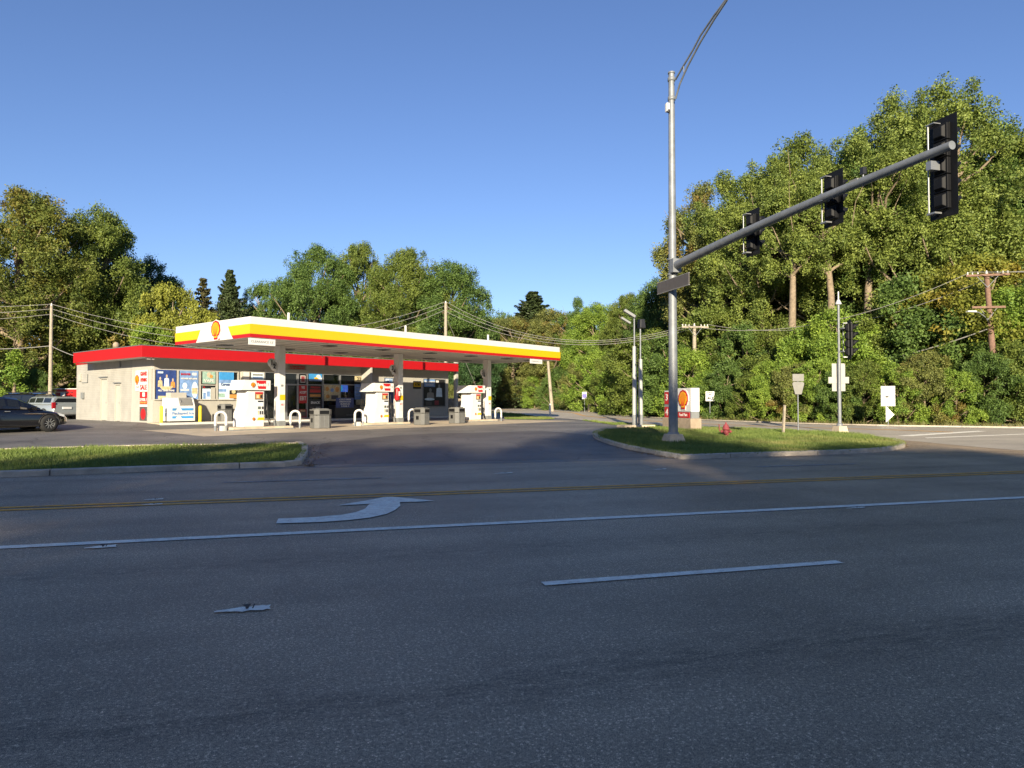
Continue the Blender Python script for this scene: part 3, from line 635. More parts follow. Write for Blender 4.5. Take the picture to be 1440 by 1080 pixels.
poster('window_poster', 'black and white snack poster at the foot of the window right of the doors', 9.14, 10.1, .45, 1.22, Kk, [(.1, .4, .2, .4, M_brown), (.55, .9, .2, .4, M_sback)], [('SNACK', .5, .72, .2, W_, .7)])
poster('window_poster', 'cream and orange food poster in the large window right of the entrance', 10.27, 11.45, 1.12, 2.12, M_tan2, [(.08, .3, .6, .9, M_orange, 'o'), (.4, .62, .55, .8, M_blue2, 'o'), (.7, .95, .55, .9, M_orange, 'o'), (.1, .35, .15, .4, M_orange, 'o'), (.45, .9, .1, .35, M_brown)], [])
poster('price_sheet', 'cream sheet reading 23 in the corner of the window by the wing wall', 12.62, 13.15, 2.34, 2.72, M_tan2, [], [('23', .62, .5, .34, M_dark, .55)], cat='sign')
poster('notice_sheet', 'blue grey price list below the sheet reading 23', 12.62, 13.1, 1.2, 2.2, M_blue2, [(.1, .9, .2*k-.05, .2*k-.01, M_grey) for k in (1, 2, 3, 4)], cat='notice')
poster('window_poster', 'dark blue and white poster in the narrow window behind the middle column', 15.15, 15.85, 1.0, 2.66, M_blue, [(.05, .95, .62, .98, M_ltb), (.15, .5, .7, .9, M_blue), (.5, .9, .8, .95, M_blue2)])
poster('atm_sign', 'small yellow sign reading ATM on the right part of the front wall', 17.75, 18.5, 1.98, 2.52, Kk, [(.04, .96, .25, .8, M_yellow)], [('ATM', .5, .52, .26, Kk, .6)], y=-.03, cat='sign')
poster('window_poster', 'dark poster with two grey figures and blue top at the right end of the front', 18.76, 20.85, .76, 2.66, Kk,
       fig(.3, .36, .30, .52, M_sback, M_grey) + fig(.72, .3, .34, .7, M_ltb, M_grey) + [(.0, .52, .72, 1, M_blue2), (.08, .36, .02, .16, M_brown), (.5, .7, .03, .2, M_rust), (.02, .5, .2, .3, M_ltb, 'o'), (.56, .7, .88, .97, W_)],
       [('Budweiser', .26, .91, .2, W_, .48), ('COLD', .26, .79, .14, W_, .36)], y=-.07)
# ice boxes and cabinets on the walk
e = thing('cooler_cabinet', 'black cooler with blue white lettered top in front of the window', 'cooler', SM @ Vector((11.3, -.5, .03)), TH)
b = MB(); b.box(-.75, 1.15, -.35, .35, .02, .82, M_dark); b.build('body', e, .02)
b = MB(); b.box(-.72, .62, -.385, -.352, .66, 1.28, M_blue); b.build('sign_panel', e)
for i, t_ in enumerate(('COLD BEER', 'FIREWOOD', 'BUNDLES', '2 FOR 9')): text(e, t_, .13, W_, (-.05, -.40, 1.17-.14*i), fit=[.9, .85, .7, .6][i], bold=.004)
text(e, 'ICE COLD', .1, M_sback, (.35, -.365, .2), fit=.5)
e = thing('wire_cage', 'dark wire merchandise cage with stacked goods by the wing wall', 'cage', SM @ Vector((12.75, -.6, .03)), TH)
b = MB(); b.box(-.32, .9, -.3, .3, .02, .06, M_grey)
for x in np.linspace(-.32, .9, 9): b.tube([(x, -.31, .02), (x, -.31, 1.25)], .012, M_grey, 5)
for z in np.linspace(.1, 1.25, 8): b.tube([(-.32, -.31, z), (.9, -.31, z)], .012, M_grey, 5)
b.build('cage', e); b = MB()
for x in (-.26, .14, .5):
    for z in (.08, .46, .84): b.box(x, x+.32, -.25, .25, z, z+.34, R.choice([M_brown, M_tan2, M_teal]))
b.build('goods', e, .02)
def ice_chest():
    e = thing('ice_merchandiser', 'white slant-front packaged ice chest with blue stripes between the yellow bollards', 'ice chest', SM @ Vector((1.02, -.62, .03)), TH)
    b = MB(); b.prism([(-.40, .06), (-.40, .82), (-.18, 1.26), (.42, 1.26), (.42, .06)], -.66, .66, M_white, 'yz', Matrix.Rotation(0, 4, 'Z')); b.build('cabinet', e, .02)
    b = MB(); b.box(-.5, .35, -.1, .38, 1.262, 1.52, M_cream); b.build('top_box', e, .02)
    sl = math.atan2(.22, .44)
    b = MB(); M = Matrix.Translation((0, -.41, .84)) @ Matrix.Rotation(-sl, 4, 'X')
    b.box(-.14, .50, -.035, .02, .02, .44, M_sback, M); b.build('door', e, .008)
    b = MB(); b.tube([M @ Vector((-.08, -.035, .18)), M @ Vector((-.08, -.08, .18)), M @ Vector((-.08, -.08, .3)), M @ Vector((-.08, -.035, .3))], .012, M_alu); b.build('door_handle', e)
    b = MB()
    for z in (.20, .60):
        b.prism([(-.52, z), (-.36, z), (-.28, z+.12), (-.52, z+.12)], -.404, -.41, M_sky); b.prism([(-.02, z), (.56, z), (.56, z+.12), (-.10, z+.12)], -.404, -.41, M_sky)
    b.build('stripe', e)
    text(e, 'Packaged Ice', .2, M_blue2, (.02, -.412, .46), fit=1.1, bold=.004)
    text(e, 'ICE', .26, M_blue2, (-.668, -.0, .62), rot=(math.pi/2, math.pi/2, -math.pi/2), fit=.62)
    b = MB(); b.box(-.62, .62, -.36, .38, .0, .058, M_dark); b.build('plinth', e)
ice_chest()
for x, lb in ((.02, 'yellow bollard left of the ice chest near the store corner'), (2.0, 'yellow bollard right of the ice chest')):
    b = MB(); b.lathe([(.075, 0), (.075, .78), (.06, .83), (0, .85)], M_ybol, n=14); o = b.build('bollard', loc=SM @ Vector((x, -.9, .03))); tag(o, lb, 'bollard', 'yellow bollards by the ice chest')
# banner on the left corner panel
e = thing('sale_banner', 'tall narrow banner reading GRAND OPENING SALE on the store corner panel', 'banner', SM @ Vector((-.045, 1.15, .1)), TH - math.pi/2)
b = MB(); b.box(-.30, .62, -.012, 0, 0, 2.62, M_white); b.box(-.85, -.302, -.012, 0, 1.55, 2.62, M_white); b.build('sheet', e)
b = MB(); b.box(-.28, .60, -.018, -.012, .84, 1.5, M_red2); b.box(-.28, .60, -.018, -.012, .0, .72, M_brown); b.prism([(.15+.3*math.cos(q), .34+.3*math.sin(q)) for q in np.linspace(0, 6.28, 13)[:-1]], -.022, -.018, M_red2); b.box(.03, .33, -.02, -.018, 1.24, 1.46, M_white); b.build('artwork', e)
emblem(e, .5, (-.57, -.014, 2.13))
for t_, z, m_, s_ in (('GRAND', 2.42, M_red2, .3), ('OPENING', 2.1, M_red2, .26), ('SALE', 1.72, M_red2, .36), ('2 FOR 1', 1.08, W_, .2), ('DRINKS', .93, M_orange, .12)): text(e, t_, s_, m_, (.16, -.024, z), fit=.78, bold=.008)
text(e, 'Shell', .1, M_red2, (-.57, -.016, 1.75), fit=.3)
# stubby cream post under the right end of the roof, rubble wall beyond
e = thing('corner_post', 'cream painted post at the right end of the store front', 'post', SM @ Vector((SL+.25, -.55, 0)), TH)
b = MB(); b.box(-.12, .12, -.12, .12, 0, HT+.7, M_cream); b.build('shaft', e, .01)
for z in (1.1, 1.35, 1.9, 2.8): b = MB(); b.box(-.05, .05, -.126, -.12, z, z+.09, M_grey); b.build('sticker', e)
def rubble():
    p = G(642, 586); e = thing('rubble_wall', 'low pale rubble stone wall beyond the right end of the store', 'wall', (p.x+.3, p.y+6, .45), .5)
    R = random.Random(5); b = MB()
    for z in range(6):
        x = -1.6 + R.uniform(0, .2)
        while x < 1.4:
            w = R.uniform(.22, .42); b.box(x, x+w-.02, -.2+R.uniform(-.05, .03), .2, z*.22, z*.22+.2, M_tan); x += w
    b.box(-1.55, 1.5, -.1, .16, 0, 1.3, M_conc); o = b.build('stones', e, .03)
rubble()

# ------------------------------------------------------------------ fuel canopy
CL, CW, CB, CT = 21.6, 6.5, 3.92, 4.77
can = thing('fuel_canopy', 'long flat fuel station canopy with white yellow and red edge on three columns', 'canopy', (*AB(0, 0), .25), TH)
b = MB(); b.box(.1, CL-.1, .1, CW-.1, CB+.03, CB+.08, M_ceil)
for x in np.arange(.8, CL-.2, .8): b.box(x-.008, x+.008, .12, CW-.12, CB+.02, CB+.03, M_grey)
b.build('ceiling', can)
b = MB(); b.box(.1, CL-.1, .1, CW-.1, CT-.12, CT-.08, M_grey); b.build('roof_deck', can)
b = MB(); b.box(0, CL, 0, .1, CB, CT, M_white); b.box(0, CL, CW-.1, CW, CB, CT, M_white); b.box(0, .1, .1, CW-.1, CB, CT, M_white); b.box(CL-.1, CL, .1, CW-.1, CB, CT, M_white); b.build('fascia', can, .012)
YB0, YB1, RB0 = CB+.145, CB+.545, CB+.0
y1c = 1.62; y2c = 4.25                                            # chevron edges on the left end
b = MB()
b.hexa([(-.03, -.03, YB0), (CL+.03, -.03, YB0), (CL+.03, -.03, YB1), (-.03, -.03, YB1)], [(0, 0, YB0), (CL, 0, YB0), (CL, 0, YB1), (0, 0, YB1)], M_yellow)
b.hexa([(-.03, -.03, YB0), (-.03, y1c-.16, YB0), (-.03, y1c+.1, YB1), (-.03, -.03, YB1)], [(0, 0, YB0), (0, y1c-.16, YB0), (0, y1c+.1, YB1), (0, 0, YB1)], M_yellow)
b.hexa([(-.03, y2c+.16, YB0), (-.03, CW, YB0), (-.03, CW, YB1), (-.03, y2c-.1, YB1)], [(0, y2c+.16, YB0), (0, CW, YB0), (0, CW, YB1), (0, y2c-.1, YB1)], M_yellow)
b.hexa([(CL+.03, -.03, YB0), (CL+.03, CW, YB0), (CL+.03, CW, YB1), (CL+.03, -.03, YB1)], [(CL, 0, YB0), (CL, CW, YB0), (CL, CW, YB1), (CL, 0, YB1)], M_yellow)
b.build('yellow_band', can)
b = MB(); r0, r1 = CB+.002, YB0-.004
b.box(-.02, CL+.02, -.02, 0, r0, r1, M_red); b.box(CL, CL+.02, 0, CW, r0, r1, M_red)
b.hexa([(-.02, 0, r0), (-.02, y1c-.3, r0), (-.02, y1c-.17, r1), (-.02, 0, r1)], [(0, 0, r0), (0, y1c-.3, r0), (0, y1c-.17, r1), (0, 0, r1)], M_red)
b.hexa([(-.02, y2c+.3, r0), (-.02, CW, r0), (-.02, CW, r1), (-.02, y2c+.17, r1)], [(0, y2c+.3, r0), (0, CW, r0), (0, CW, r1), (0, y2c+.17, r1)], M_red)
b.build('red_band', can)
emblem(can, .82, (-.012, 2.72, CB+.46), -math.pi/2)
text(can, 'Shell', .1, M_red2, (-.012, 2.62, CB+.05), rot=(math.pi/2, 0, -math.pi/2), fit=.4)
for x in (1.6, 4.9, 8.2, 11.5, 14.8, 18.1, 20.4):
    for y in (1.5, CW-1.5):
        b = MB(); b.box(x-.28, x+.28, y-.28, y+.28, CB-.01, CB+.03, M_grey); b.box(x-.2, x+.2, y-.2, y+.2, CB-.02, CB-.011, M_dark); b.build('canopy_light', can)
for x in (5.56, 13.67, 21.3):
    b = MB(); b.tube([(x, CW-.6, CT-.1), (x, CW-.6, CT+1.15)], .07, M_post); b.build('vent_pipe', can)
for x, lb in ((-.0, None), (18.6, None)):
    b = MB(); b.box(x-.05, x+1.15, .02, .06, CB-.3, CB-.03, M_white); s = b.build('clearance_board', can)
    text(s, "CLEARANCE 13'", .13, M_grey, (x+.55, .015, CB-.165), fit=1.0)
b = MB(); b.tube([(5.6, 3.0, CB+.02), (5.6, 3.0, CB-.45)], .02, M_post); b.build('sensor_rod', can)
COLS = (3.5, 10.91, 18.38); nums = (('1', '2'), ('3', '4'), ('5', '6'))
for i, x in enumerate(COLS):
    b = MB(); b.box(x-.17, x+.17, 3.2, 3.6, .0, CB+.02, M_white); c = b.build('column', can, .012)
    b = MB(); b.box(x-.19, x+.19, 3.18, 3.62, 0, .38, M_grey); b.build('column_sleeve', c)
    b = MB(); b.box(x-.12, x+.16, 3.190, 3.199, 1.36, 1.62, M_yellow); b.build('sticker', c); b = MB(); b.box(x-.06, x+.06, 3.190, 3.199, 2.0, 2.1, M_grey); b.build('sticker', c); b = MB(); b.box(x-.11, x+.13, 3.190, 3.199, .78, 1.25, M_post); b.build('sticker', c)
    text(c, 'NO', .14, M_red2, (x+.01, 3.186, 1.14), fit=.15)
    for j, (dx, dy, z) in enumerate(((-.16, .42, 3.12), (-.02, -.12, 2.95))):
        b = MB(); b.lathe([(0, -.015), (.21, -.015), (.21, .015), (0, .015)], M_white, (x-.28+dx, 3.4, z), 18, 'y')
        b.box(x-.28+dx-.02, x-.28+dx+.3, 3.39, 3.41, z-.02, z+.02, M_white); f = b.build('number_flag', c)
        text(f, nums[i][j], .3, M_black, (x-.28+dx, 3.38, z), bold=.01)
# islands, pumps, hoops
for i, x in enumerate(COLS):
    e = thing('pump_island', ['raised concrete island under the first pump from the left', 'raised concrete island under the middle pump', 'raised concrete island under the right hand pump'][i], 'island', (*AB(x-1.25, 3.4), .25), TH, 'pump islands under the canopy')
    b = MB(); b.box(-1.42, 1.62, -.6, .6, -.05, .15, M_conc); b.build('slab', e, .03)
    b = MB(); b.box(-1.45, 1.65, -.62, .62, -.05, .06, M_grey); b.build('steel_edge', e)
    b = MB(); b.box(-1.72, -1.46, -.16, .12, -.02, .22, M_post); b.build('end_block', e, .02)
def pump(i):
    e = thing('fuel_pump', ['white fuel pump nearest the road with long white topper, left of the first column', 'white fuel pump beside the middle column and its red extinguisher', 'white fuel pump beside the right column near the cross street'][i], 'fuel pump', (*AB(COLS[i]-1.5, 3.4), .40), TH, 'fuel pumps under the canopy')
    b = MB(); prof = [(-.60, 0), (.42, 0), (.42, 1.62), (-.42, 1.62), (-.44, .95), (-.58, .62)]
    b.prism(prof, -.46, .46, M_white); b.build('body', e, .03)
    b = MB(); b.box(-.36, .36, -.40, .40, 1.62, 1.66, M_grey); b.build('neck', e)
    b = MB(); b.prism([(-.78, 1.66), (.68, 1.66), (.68, 2.12), (-.62, 2.12)], -.56, .56, M_white); v = b.build('topper', e, .015)
    b = MB(); b.prism([(-.06, 2.10), (.44, 2.10), (.44, 1.72), (.06, 1.72)], -.568, -.561, M_red2); b.build('red_panel', v)
    text(v, 'Rewards', .19, W_, (.22, -.572, 1.91), fit=.42, bold=.008); text(v, nums[i][1 if i else 0], .2, M_grey, (.55, -.562, 1.92))
    emblem(v, .22, (-.22, -.562, 1.90))
    b = MB(); b.box(.662+.02, .69, -.5, .5, 1.72, 2.06, M_red2); b.build('red_end', v)
    b = MB(); b.box(-.05, .34, -.475, -.46, 1.24, 1.58, M_brown); b.box(-.02, .31, -.48, -.475, 1.28, 1.48, M_orange); b.box(.02, .14, -.484, -.48, 1.3, 1.45, M_tan2); b.box(.2, .3, -.484, -.48, 1.3, 1.45, M_dark); b.box(-.05, .34, -.482, -.475, 1.5, 1.58, M_red2); b.build('advert_panel', e)
    b = MB(); b.box(.10, .36, -.475, -.46, 1.12, 1.19, M_dark); b.box(.10, .24, -.475, -.46, .80, .92, M_grn); b.box(.30, .37, -.475, -.46, .80, .92, M_dark); b.build('display', e)
    b = MB(); b.box(.08, .36, -.47, -.46, .95, 1.10, M_ltb); b.build('receipt_panel', e)
    for k in range(3):
        b = MB(); b.box(.10+.1*k, .15+.1*k, -.478, -.46, .56, .72, [M_tan2, M_dark, M_dark][k]); b.build('grade_button', e)
    b = MB(); b.prism([(.06, .30), (.42, .30), (.42, .42), (.12, .42)], -.469, -.461, M_yellow); b.build('yellow_stripe', e)
    emblem(e, .14, (-.12, -.462, .36))
    b = MB(); b.box(.42, .50, -.44, .30, .55, 1.25, M_dark); b.build('nozzle_cradle', e, .01)
    for y in (-.38, .2):
        b = MB(); b.tube([(.50, y, .62), (.60, y, .8), (.60, y, .98), (.50, y, 1.06)], [.035, .045, .04, .02], M_dark, 7); b.tube([(.57, y, .66), (.74, y-.05, .3), (.70, y-.1, .08), (.60, y-.12, .3), (.52, y-.1, 1.5)], .022, M_dark, 6); b.build('hose', e)
for i in range(3): pump(i)
# red bin/extinguisher next to the middle pump
e = thing('fire_extinguisher', 'red fire extinguisher case fixed to the middle canopy column', 'extinguisher', (*AB(COLS[1]-.30, 3.16), 1.60), TH)
b = MB(); b.lathe([(0, 0), (.12, .0), (.14, .05), (.14, .62), (.10, .7), (0, .72)], M_red2, n=14); b.build('case', e)
b = MB(); b.box(-.02, .10, -.144, -.12, .25, .5, M_white); b.build('label_plate', e)
b = MB(); b.box(.08, .20, -.03, .06, .2, .5, M_grey); b.build('bracket', e)
hl = ['white hoop bollard at the left end of the first pump island', 'white hoop bollard just right of the first column', 'white hoop bollard left of the middle pump', 'white hoop bollard in front of the grey bin by the middle column', 'white hoop bollard half hidden behind the third grey bin', 'white hoop bollard at the far right end of the islands']
for x, lb in zip((.48, 4.22, 8.03, 11.78, 15.7, 19.24), hl):
    e = thing('hoop_bollard', lb, 'bollard', (*AB(x, 3.2), .25), TH-.35, 'white hoop bollards guarding the pumps')
    pts = [(-.22, 0, .25), (-.22, 0, .62)] + [(.22*math.cos(q), 0, .62+.22*math.sin(q)) for q in np.linspace(math.pi, 0, 9)[1:-1]] + [(.22, 0, .62), (.22, 0, .25)]
    b = MB(); b.tube(pts, .058, M_post, 10); b.build('hoop', e)
    for sx in (-.22, .22): b = MB(); b.tube([(sx, 0, -.02), (sx, 0, .25)], .054, M_galv, 10); b.build('leg', e)
def trash(x, y, z, lb, rz, w=.72):
    e = thing('trash_bin', lb, 'bin', (*AB(x, y), z), rz, 'grey waste bins'); h = .92
    b = MB(); o8 = [(w/2*c, w/2*s) for c, s in ((-1, -.6), (-.6, -1), (.6, -1), (1, -.6), (1, .6), (.6, 1), (-.6, 1), (-1, .6))]
    b.prism(o8, .02, h*.70, M_trash, 'xy'); b.build('body', e, .012)
    b = MB(); b.prism([(p*1.03, q*1.03) for p, q in o8], h*.72, h, M_trash, 'xy'); b.prism([(p*.8, q*.8) for p, q in o8], h, h+.04, M_trash, 'xy'); k = b.build('hood', e, .012)
    b = MB(); b.box(-w*.27, w*.27, -w*.53, -w*.50, h*.76, h*.94, M_black); b.box(-w*.53, -w*.50, -w*.27, w*.27, h*.76, h*.94, M_black); b.build('opening', k)
    b = MB(); b.box(-w*.45, w*.45, -w*.45, w*.45, h*.70, h*.72, M_black); b.build('shadow_gap', e)
    b = MB()
    for q in (-.25, .0, .25): b.box(q*w-.006, q*w+.006, -w*.506, -w*.50, .06, h*.66, M_grey)
    b.build('rib', e)
    b = MB(); b.box(-w*.51, -w*.502, -.08, .1, .3, .5, M_black); b.build('sticker', e)
trash(4.95, 2.2, .25, 'grey waste bin with open hood between the first column and the cooler', TH-.2, .86)
trash(11.35, 2.0, .25, 'grey waste bin behind the hoop bollard at the middle column', TH+.2, .74)
trash(14.35, 2.2, .25, 'grey waste bin standing before the third pump', TH, .82)
trash(4.2, 9.75, .45, 'grey waste bin against the store wall left of the first pump', TH, .66)
# ------------------------------------------------------------------ signal mast on the corner verge
mb = G(947, 624.5); RZ = math.atan2(RD[1], RD[0])          # local x along the road, local y across it
mast = thing('signal_mast', 'tall galvanised signal mast with a long arm over the road and a curved lamp arm', 'signal mast', (mb.x, mb.y, mb.z), RZ)
MI = Matrix.Rotation(-RZ, 4, 'Z') @ Matrix.Translation(-mb)
def onm(u, v): return MI @ on_plane(u, v, mb, (RD[0], RD[1], 0))        # on the plane of the arm
def vz(v): return zat(v, mb.y) - mb.z
b = MB(); b.prism([(-.36, -.36), (.36, -.36), (.36, .36), (-.36, .36)], -.05, .05, M_kerb, 'xy'); b.hexa([(-.33, -.33, .05), (.33, -.33, .05), (.33, .33, .05), (-.33, .33, .05)], [(-.24, -.24, .36), (.24, -.24, .36), (.24, .24, .36), (-.24, .24, .36)], M_conc); b.build('footing', mast, .02)
ztop = vz(104)
b = MB(); b.tube([(0, 0, .3), (0, 0, ztop)], [.165, .105], M_galv, 18); b.lathe([(.20, .34), (.20, .40), (.17, .42)], M_galv, n=14); b.build('pole', mast)
b = MB(); b.lathe([(.0, ztop), (.125, ztop), (.125, ztop+.06), (0, ztop+.1)], M_galv, n=14)
for z in (vz(375)+.25, vz(375)-.28): b.lathe([(.15, z-.04), (.175, z-.03), (.175, z+.03), (.15, z+.04)], M_galv, n=16)
for v in (112, 139): z = vz(v); b.lathe([(.11, z-.07), (.135, z-.06), (.135, z+.06), (.11, z+.07)], M_galv, n=16)
b.build('clamp_band', mast)
a0 = onm(947, 375); a1 = onm(1339, 204)
b = MB(); b.box(-.16, .16, -.34, -.10, a0.z-.24, a0.z+.24, M_galv); am = a0.lerp(a1, .5); am.z += .06
b.tube([(0, -.1, a0.z)] + [a0.lerp(a1, t) + Vector((0, 0, .10*math.sin(t*math.pi))) for t in np.linspace(.02, 1, 14)], [.15, *np.linspace(.15, .088, 14)], M_galv, 16); b.build('mast_arm', mast)
def lamp_arm():
    b = MB(); p0 = onm(950, 112); p1 = onm(950, 139); pe = onm(1030, -14); mid = onm(985, 50); mid2 = onm(988, 52)
    pf = pe + (pe-mid)*1.1 + Vector((0, -.5, -.75))
    top = [p0, onm(962, 91), onm(974, 71), mid, onm(1004, 22), onm(1022, -2), pe, pf]
    low = [p1, onm(956, 118), onm(967, 93), onm(985, 59), onm(1005, 26), onm(1023, -1)]
    b.tube(top, .032, M_galv, 8); b.tube(low, .034, M_galv, 8); b.tube([onm(961, 92), onm(962, 104)], .014, M_galv, 6)
    b.build('lamp_arm', mast)
    b = MB(); d = Vector((0, -1, 0)); b.hexa([pf + Vector(q) for q in ((-.14, .1, -.03), (.14, .1, -.03), (.14, .1, .06), (-.14, .1, .06))], [pf + Vector(q) for q in ((-.17, -.6, -.03), (.17, -.6, -.03), (.12, -.6, .03), (-.12, -.6, .03))], M_grey); b.build('lamp_head', mast, .02)
lamp_arm()
p = onm(942, 152); b = MB(); b.box(-.22, -.1, -.06, .08, vz(158), vz(146), M_post); b.box(-.20, -.12, -.12, -.02, vz(160), vz(156), M_dark); b.build('camera_box', mast, .01)
# street name sign seen from behind
p0, p1 = onm(931, 404), onm(976, 395)
b = MB(); b.box(-.20, -.16, p1.y, p0.y, (p0.z+p1.z)/2-.19, (p0.z+p1.z)/2+.19, M_brown); f = b.build('name_sign', mast, .01)
b = MB()
z = (p0.z+p1.z)/2
for zz in (z-.20, z+.20): b.box(-.205, -.155, p1.y, p0.y, zz-.012, zz+.012, M_sback)
b.build('sign_frame', f)
# detector on the arm
p = onm(1214, 262); b = MB(); b.tube([p, p + Vector((0, 0, .30))], .02, M_galv, 6); b.box(-.05, .05, p.y-.05, p.y+.05, p.z+.28, p.z+.44, M_dark); b.box(-.08, .05, p.y+.1, p.y+.35, p.z+.14, p.z+.22, M_sback); b.build('detector', mast)
# signal heads: local +x is the way the lamps face, away from the viewer
def head(n, parent, sec=.355):
    h = n*sec; lens = [mat('lens_red', (.10, .006, .006), .25, var=0), mat('lens_amber', (.12, .05, .004), .25, var=0), mat('lens_green', (.004, .06, .03), .25, var=0)]
    for k in range(n):
        z = h/2 - (k+.5)*sec
        b = MB(); b.box(.0, .20, -.17, .17, z-sec/2+.008, z+sec/2-.008, M_black); b.hexa([(0, -.14, z-.14), (0, .14, z-.14), (0, .14, z+.14), (0, -.14, z+.14)], [(-.07, -.10, z-.10), (-.07, .10, z-.10), (-.07, .10, z+.10), (-.07, -.10, z+.10)], M_black); b.build('section', parent, .012)
        b = MB(); b.lathe([(0, 0), (.13, .0), (.145, -.02)], lens[min(k, 2) if n < 5 else min(k, 2)], (.225, 0, z), 16, 'x'); b.build('lens', parent)
        b = MB(); q = np.linspace(rad(-35), rad(215), 15)
        vs = [(x, .15*math.cos(a), z+.15*math.sin(a)) for x in (.19, .47) for a in q]
        vs[15:] = [(.30+.17*max(0, math.sin(a))**.6 if math.sin(a) > 0 else .30, y, zz) for (x, y, zz), a in zip(vs[15:], q)]
        b.add(vs, [(i, i+1, i+16, i+15) for i in range(14)], M_black, True); o = b.build('visor', parent); s = o.modifiers.new('t', 'SOLIDIFY'); s.thickness = .008
    b = MB(); w, hh = .33, h/2+.15
    for (y0, y1, z0, z1) in ((-w, -.171, -hh, hh), (.171, w, -hh, hh), (-.171, .171, h/2, hh), (-.171, .171, -hh, -h/2)): b.box(.085, .093, y0, y1, z0, z1, M_black)
    b.build('backplate', parent)
    b = MB(); b.tube([(-.10, .19, -h/2-.05), (-.10, .19, h/2+.03)], .017, M_alu, 8); b.box(-.13, .05, .02, .22, -h/2-.07, -h/2-.035, M_alu); b.box(-.13, .05, .02, .22, h/2+.02, h/2+.04, M_alu); b.build('bracket', parent)
for (u, v, n, lb) in ((1322, 235, 5, 'long five-lamp black signal head at the tip of the mast arm'), (1168, 279, 3, 'three-lamp black signal head at the middle of the mast arm'), (1055, 327, 3, 'three-lamp black signal head nearest the mast pole')):
    p = on_plane(u, v, mb + Vector((RD[0], RD[1], 0))*.22, (RD[0], RD[1], 0))
    e = thing('traffic_light', lb, 'traffic light', p, RZ, 'signal heads on the mast arm'); head(n, e)
    b = MB(); dz = [v2 for v2 in (0,)][0]; b.box(-.30, -.07, -.06, .06, -.09, .09, M_alu); b.build('arm_clamp', e)

# pedestal signal by the cross street
pb = G(1181, 610); e = thing('pedestal_signal', 'slim signal post with one black head and two blank sign backs beside the cross street', 'signal post', pb, RZ)
pz = lambda v: zat(v, pb.y) - pb.z
b = MB(); b.hexa([(-.26, -.26, -.05), (.26, -.26, -.05), (.26, .26, -.05), (-.26, .26, -.05)], [(-.2, -.2, .34), (.2, -.2, .34), (.2, .2, .34), (-.2, .2, .34)], M_conc); b.lathe([(.13, .34), (.13, .42), (.08, .46)], M_galv, n=12); b.build('footing', e, .01)
b = MB(); b.tube([(0, 0, .4), (0, 0, pz(505))], .075, M_galv, 12); b.tube([(0, 0, pz(505)), (0, 0, pz(424))], .05, M_galv, 10); b.build('post', e)
hz = (pz(455)+pz(502))/2; hv = Matrix.Rotation(RZ, 4, 'Z') @ Vector((.12, -.34, hz)); h = thing('traffic_light', 'four-lamp black signal head on the slim post by the cross street', 'traffic light', pb + hv, RZ - rad(28)); head(4, h, .345)
b = MB()
for dz in (-.5, .5): b.box(-.02, .22, -.30, .03, hz+dz-.02, hz+dz+.02, M_galv)
b.build('signal_bracket', e)
b = MB(); b.lathe([(.0, .22), (.05, .2), (.13, .03), (.13, 0), (0, -.02)], M_post, (0, 0, pz(428)), 12); b.tube([(0, 0, pz(424)), (0, 0, pz(410))], .03, M_post, 6); b.build('detector_cap', e)
vr = Matrix.Rotation(rad(-115), 4, 'Z')
b = MB(); b.box(-.10, -.09, -.27, .27, pz(550), pz(511), M_sback, vr); b.build('sign_plate', e); b = MB(); b.box(-.085, -.078, -.42, .42, pz(539), pz(530), M_sback, vr); b.build('cross_plate', e)

# signs on posts
def wz(p, v): return zat(v, p.y) - p.z
def sgn(name, label, u, v, vtop, face, cat='sign', rz=0.0, postm=M_galv, pr=.028):
    p = G(u, v); e = thing(name, label, cat, p, rz); b = MB(); b.tube([(0, 0, -.1), (0, 0, wz(p, vtop))], pr, postm, 7); b.build('post', e); face(e, p); return e
def f_shield(e, p):
    b = MB(); b.box(-.27, .27, -.05, -.04, wz(p, 536), wz(p, 526), M_sback); b.build('route_plate', e)
    z0, z1 = wz(p, 554.5), wz(p, 537); w = .28
    b = MB(); b.prism([(-w*.55, z0), (w*.55, z0), (w*1.02, z1-.08), (w*.8, z1), (-w*.8, z1), (-w*1.02, z1-.08)], -.05, -.04, M_sback); b.build('shield_plate', e)
sgn('route_sign', 'grey back of a route sign pair with a pentagon plate on a thin post', 1122.5, 605.5, 527, f_shield, rz=.1)
def f_speed(e, p):
    z0, z1 = wz(p, 564), wz(p, 550.5); w = .27*p.y/45
    b = MB(); b.box(-w, w, -.045, -.035, z0, z1, M_white); b.build('face', e)
    H_ = z1-z0
    for t_, k, s_ in (('SPEED', .86, .18), ('LIMIT', .66, .18), ('40', .28, .42)): text(e, t_, s_*H_*1.1, M_black, (0, -.05, z0+k*H_), fit=w*1.4, bold=.004)
sgn('speed_sign', 'small white SPEED LIMIT 40 sign beyond the price sign', 998.5, 590.5, 551, f_speed, rz=-.1)
def f_purple(e, p):
    z0, z1 = wz(p, 561), wz(p, 551); w = 3.2*p.y/980
    b = MB(); b.box(-w, w, -.05, -.035, z0, z1, M_white); b.box(-w*.9, w*.9, -.055, -.05, z0+.1, z0+(z1-z0)*.72, M_purple); b.build('face', e)
sgn('route_sign', 'small white and purple sign far down the cross street', 822, 579.3, 552, f_purple, rz=-.2)
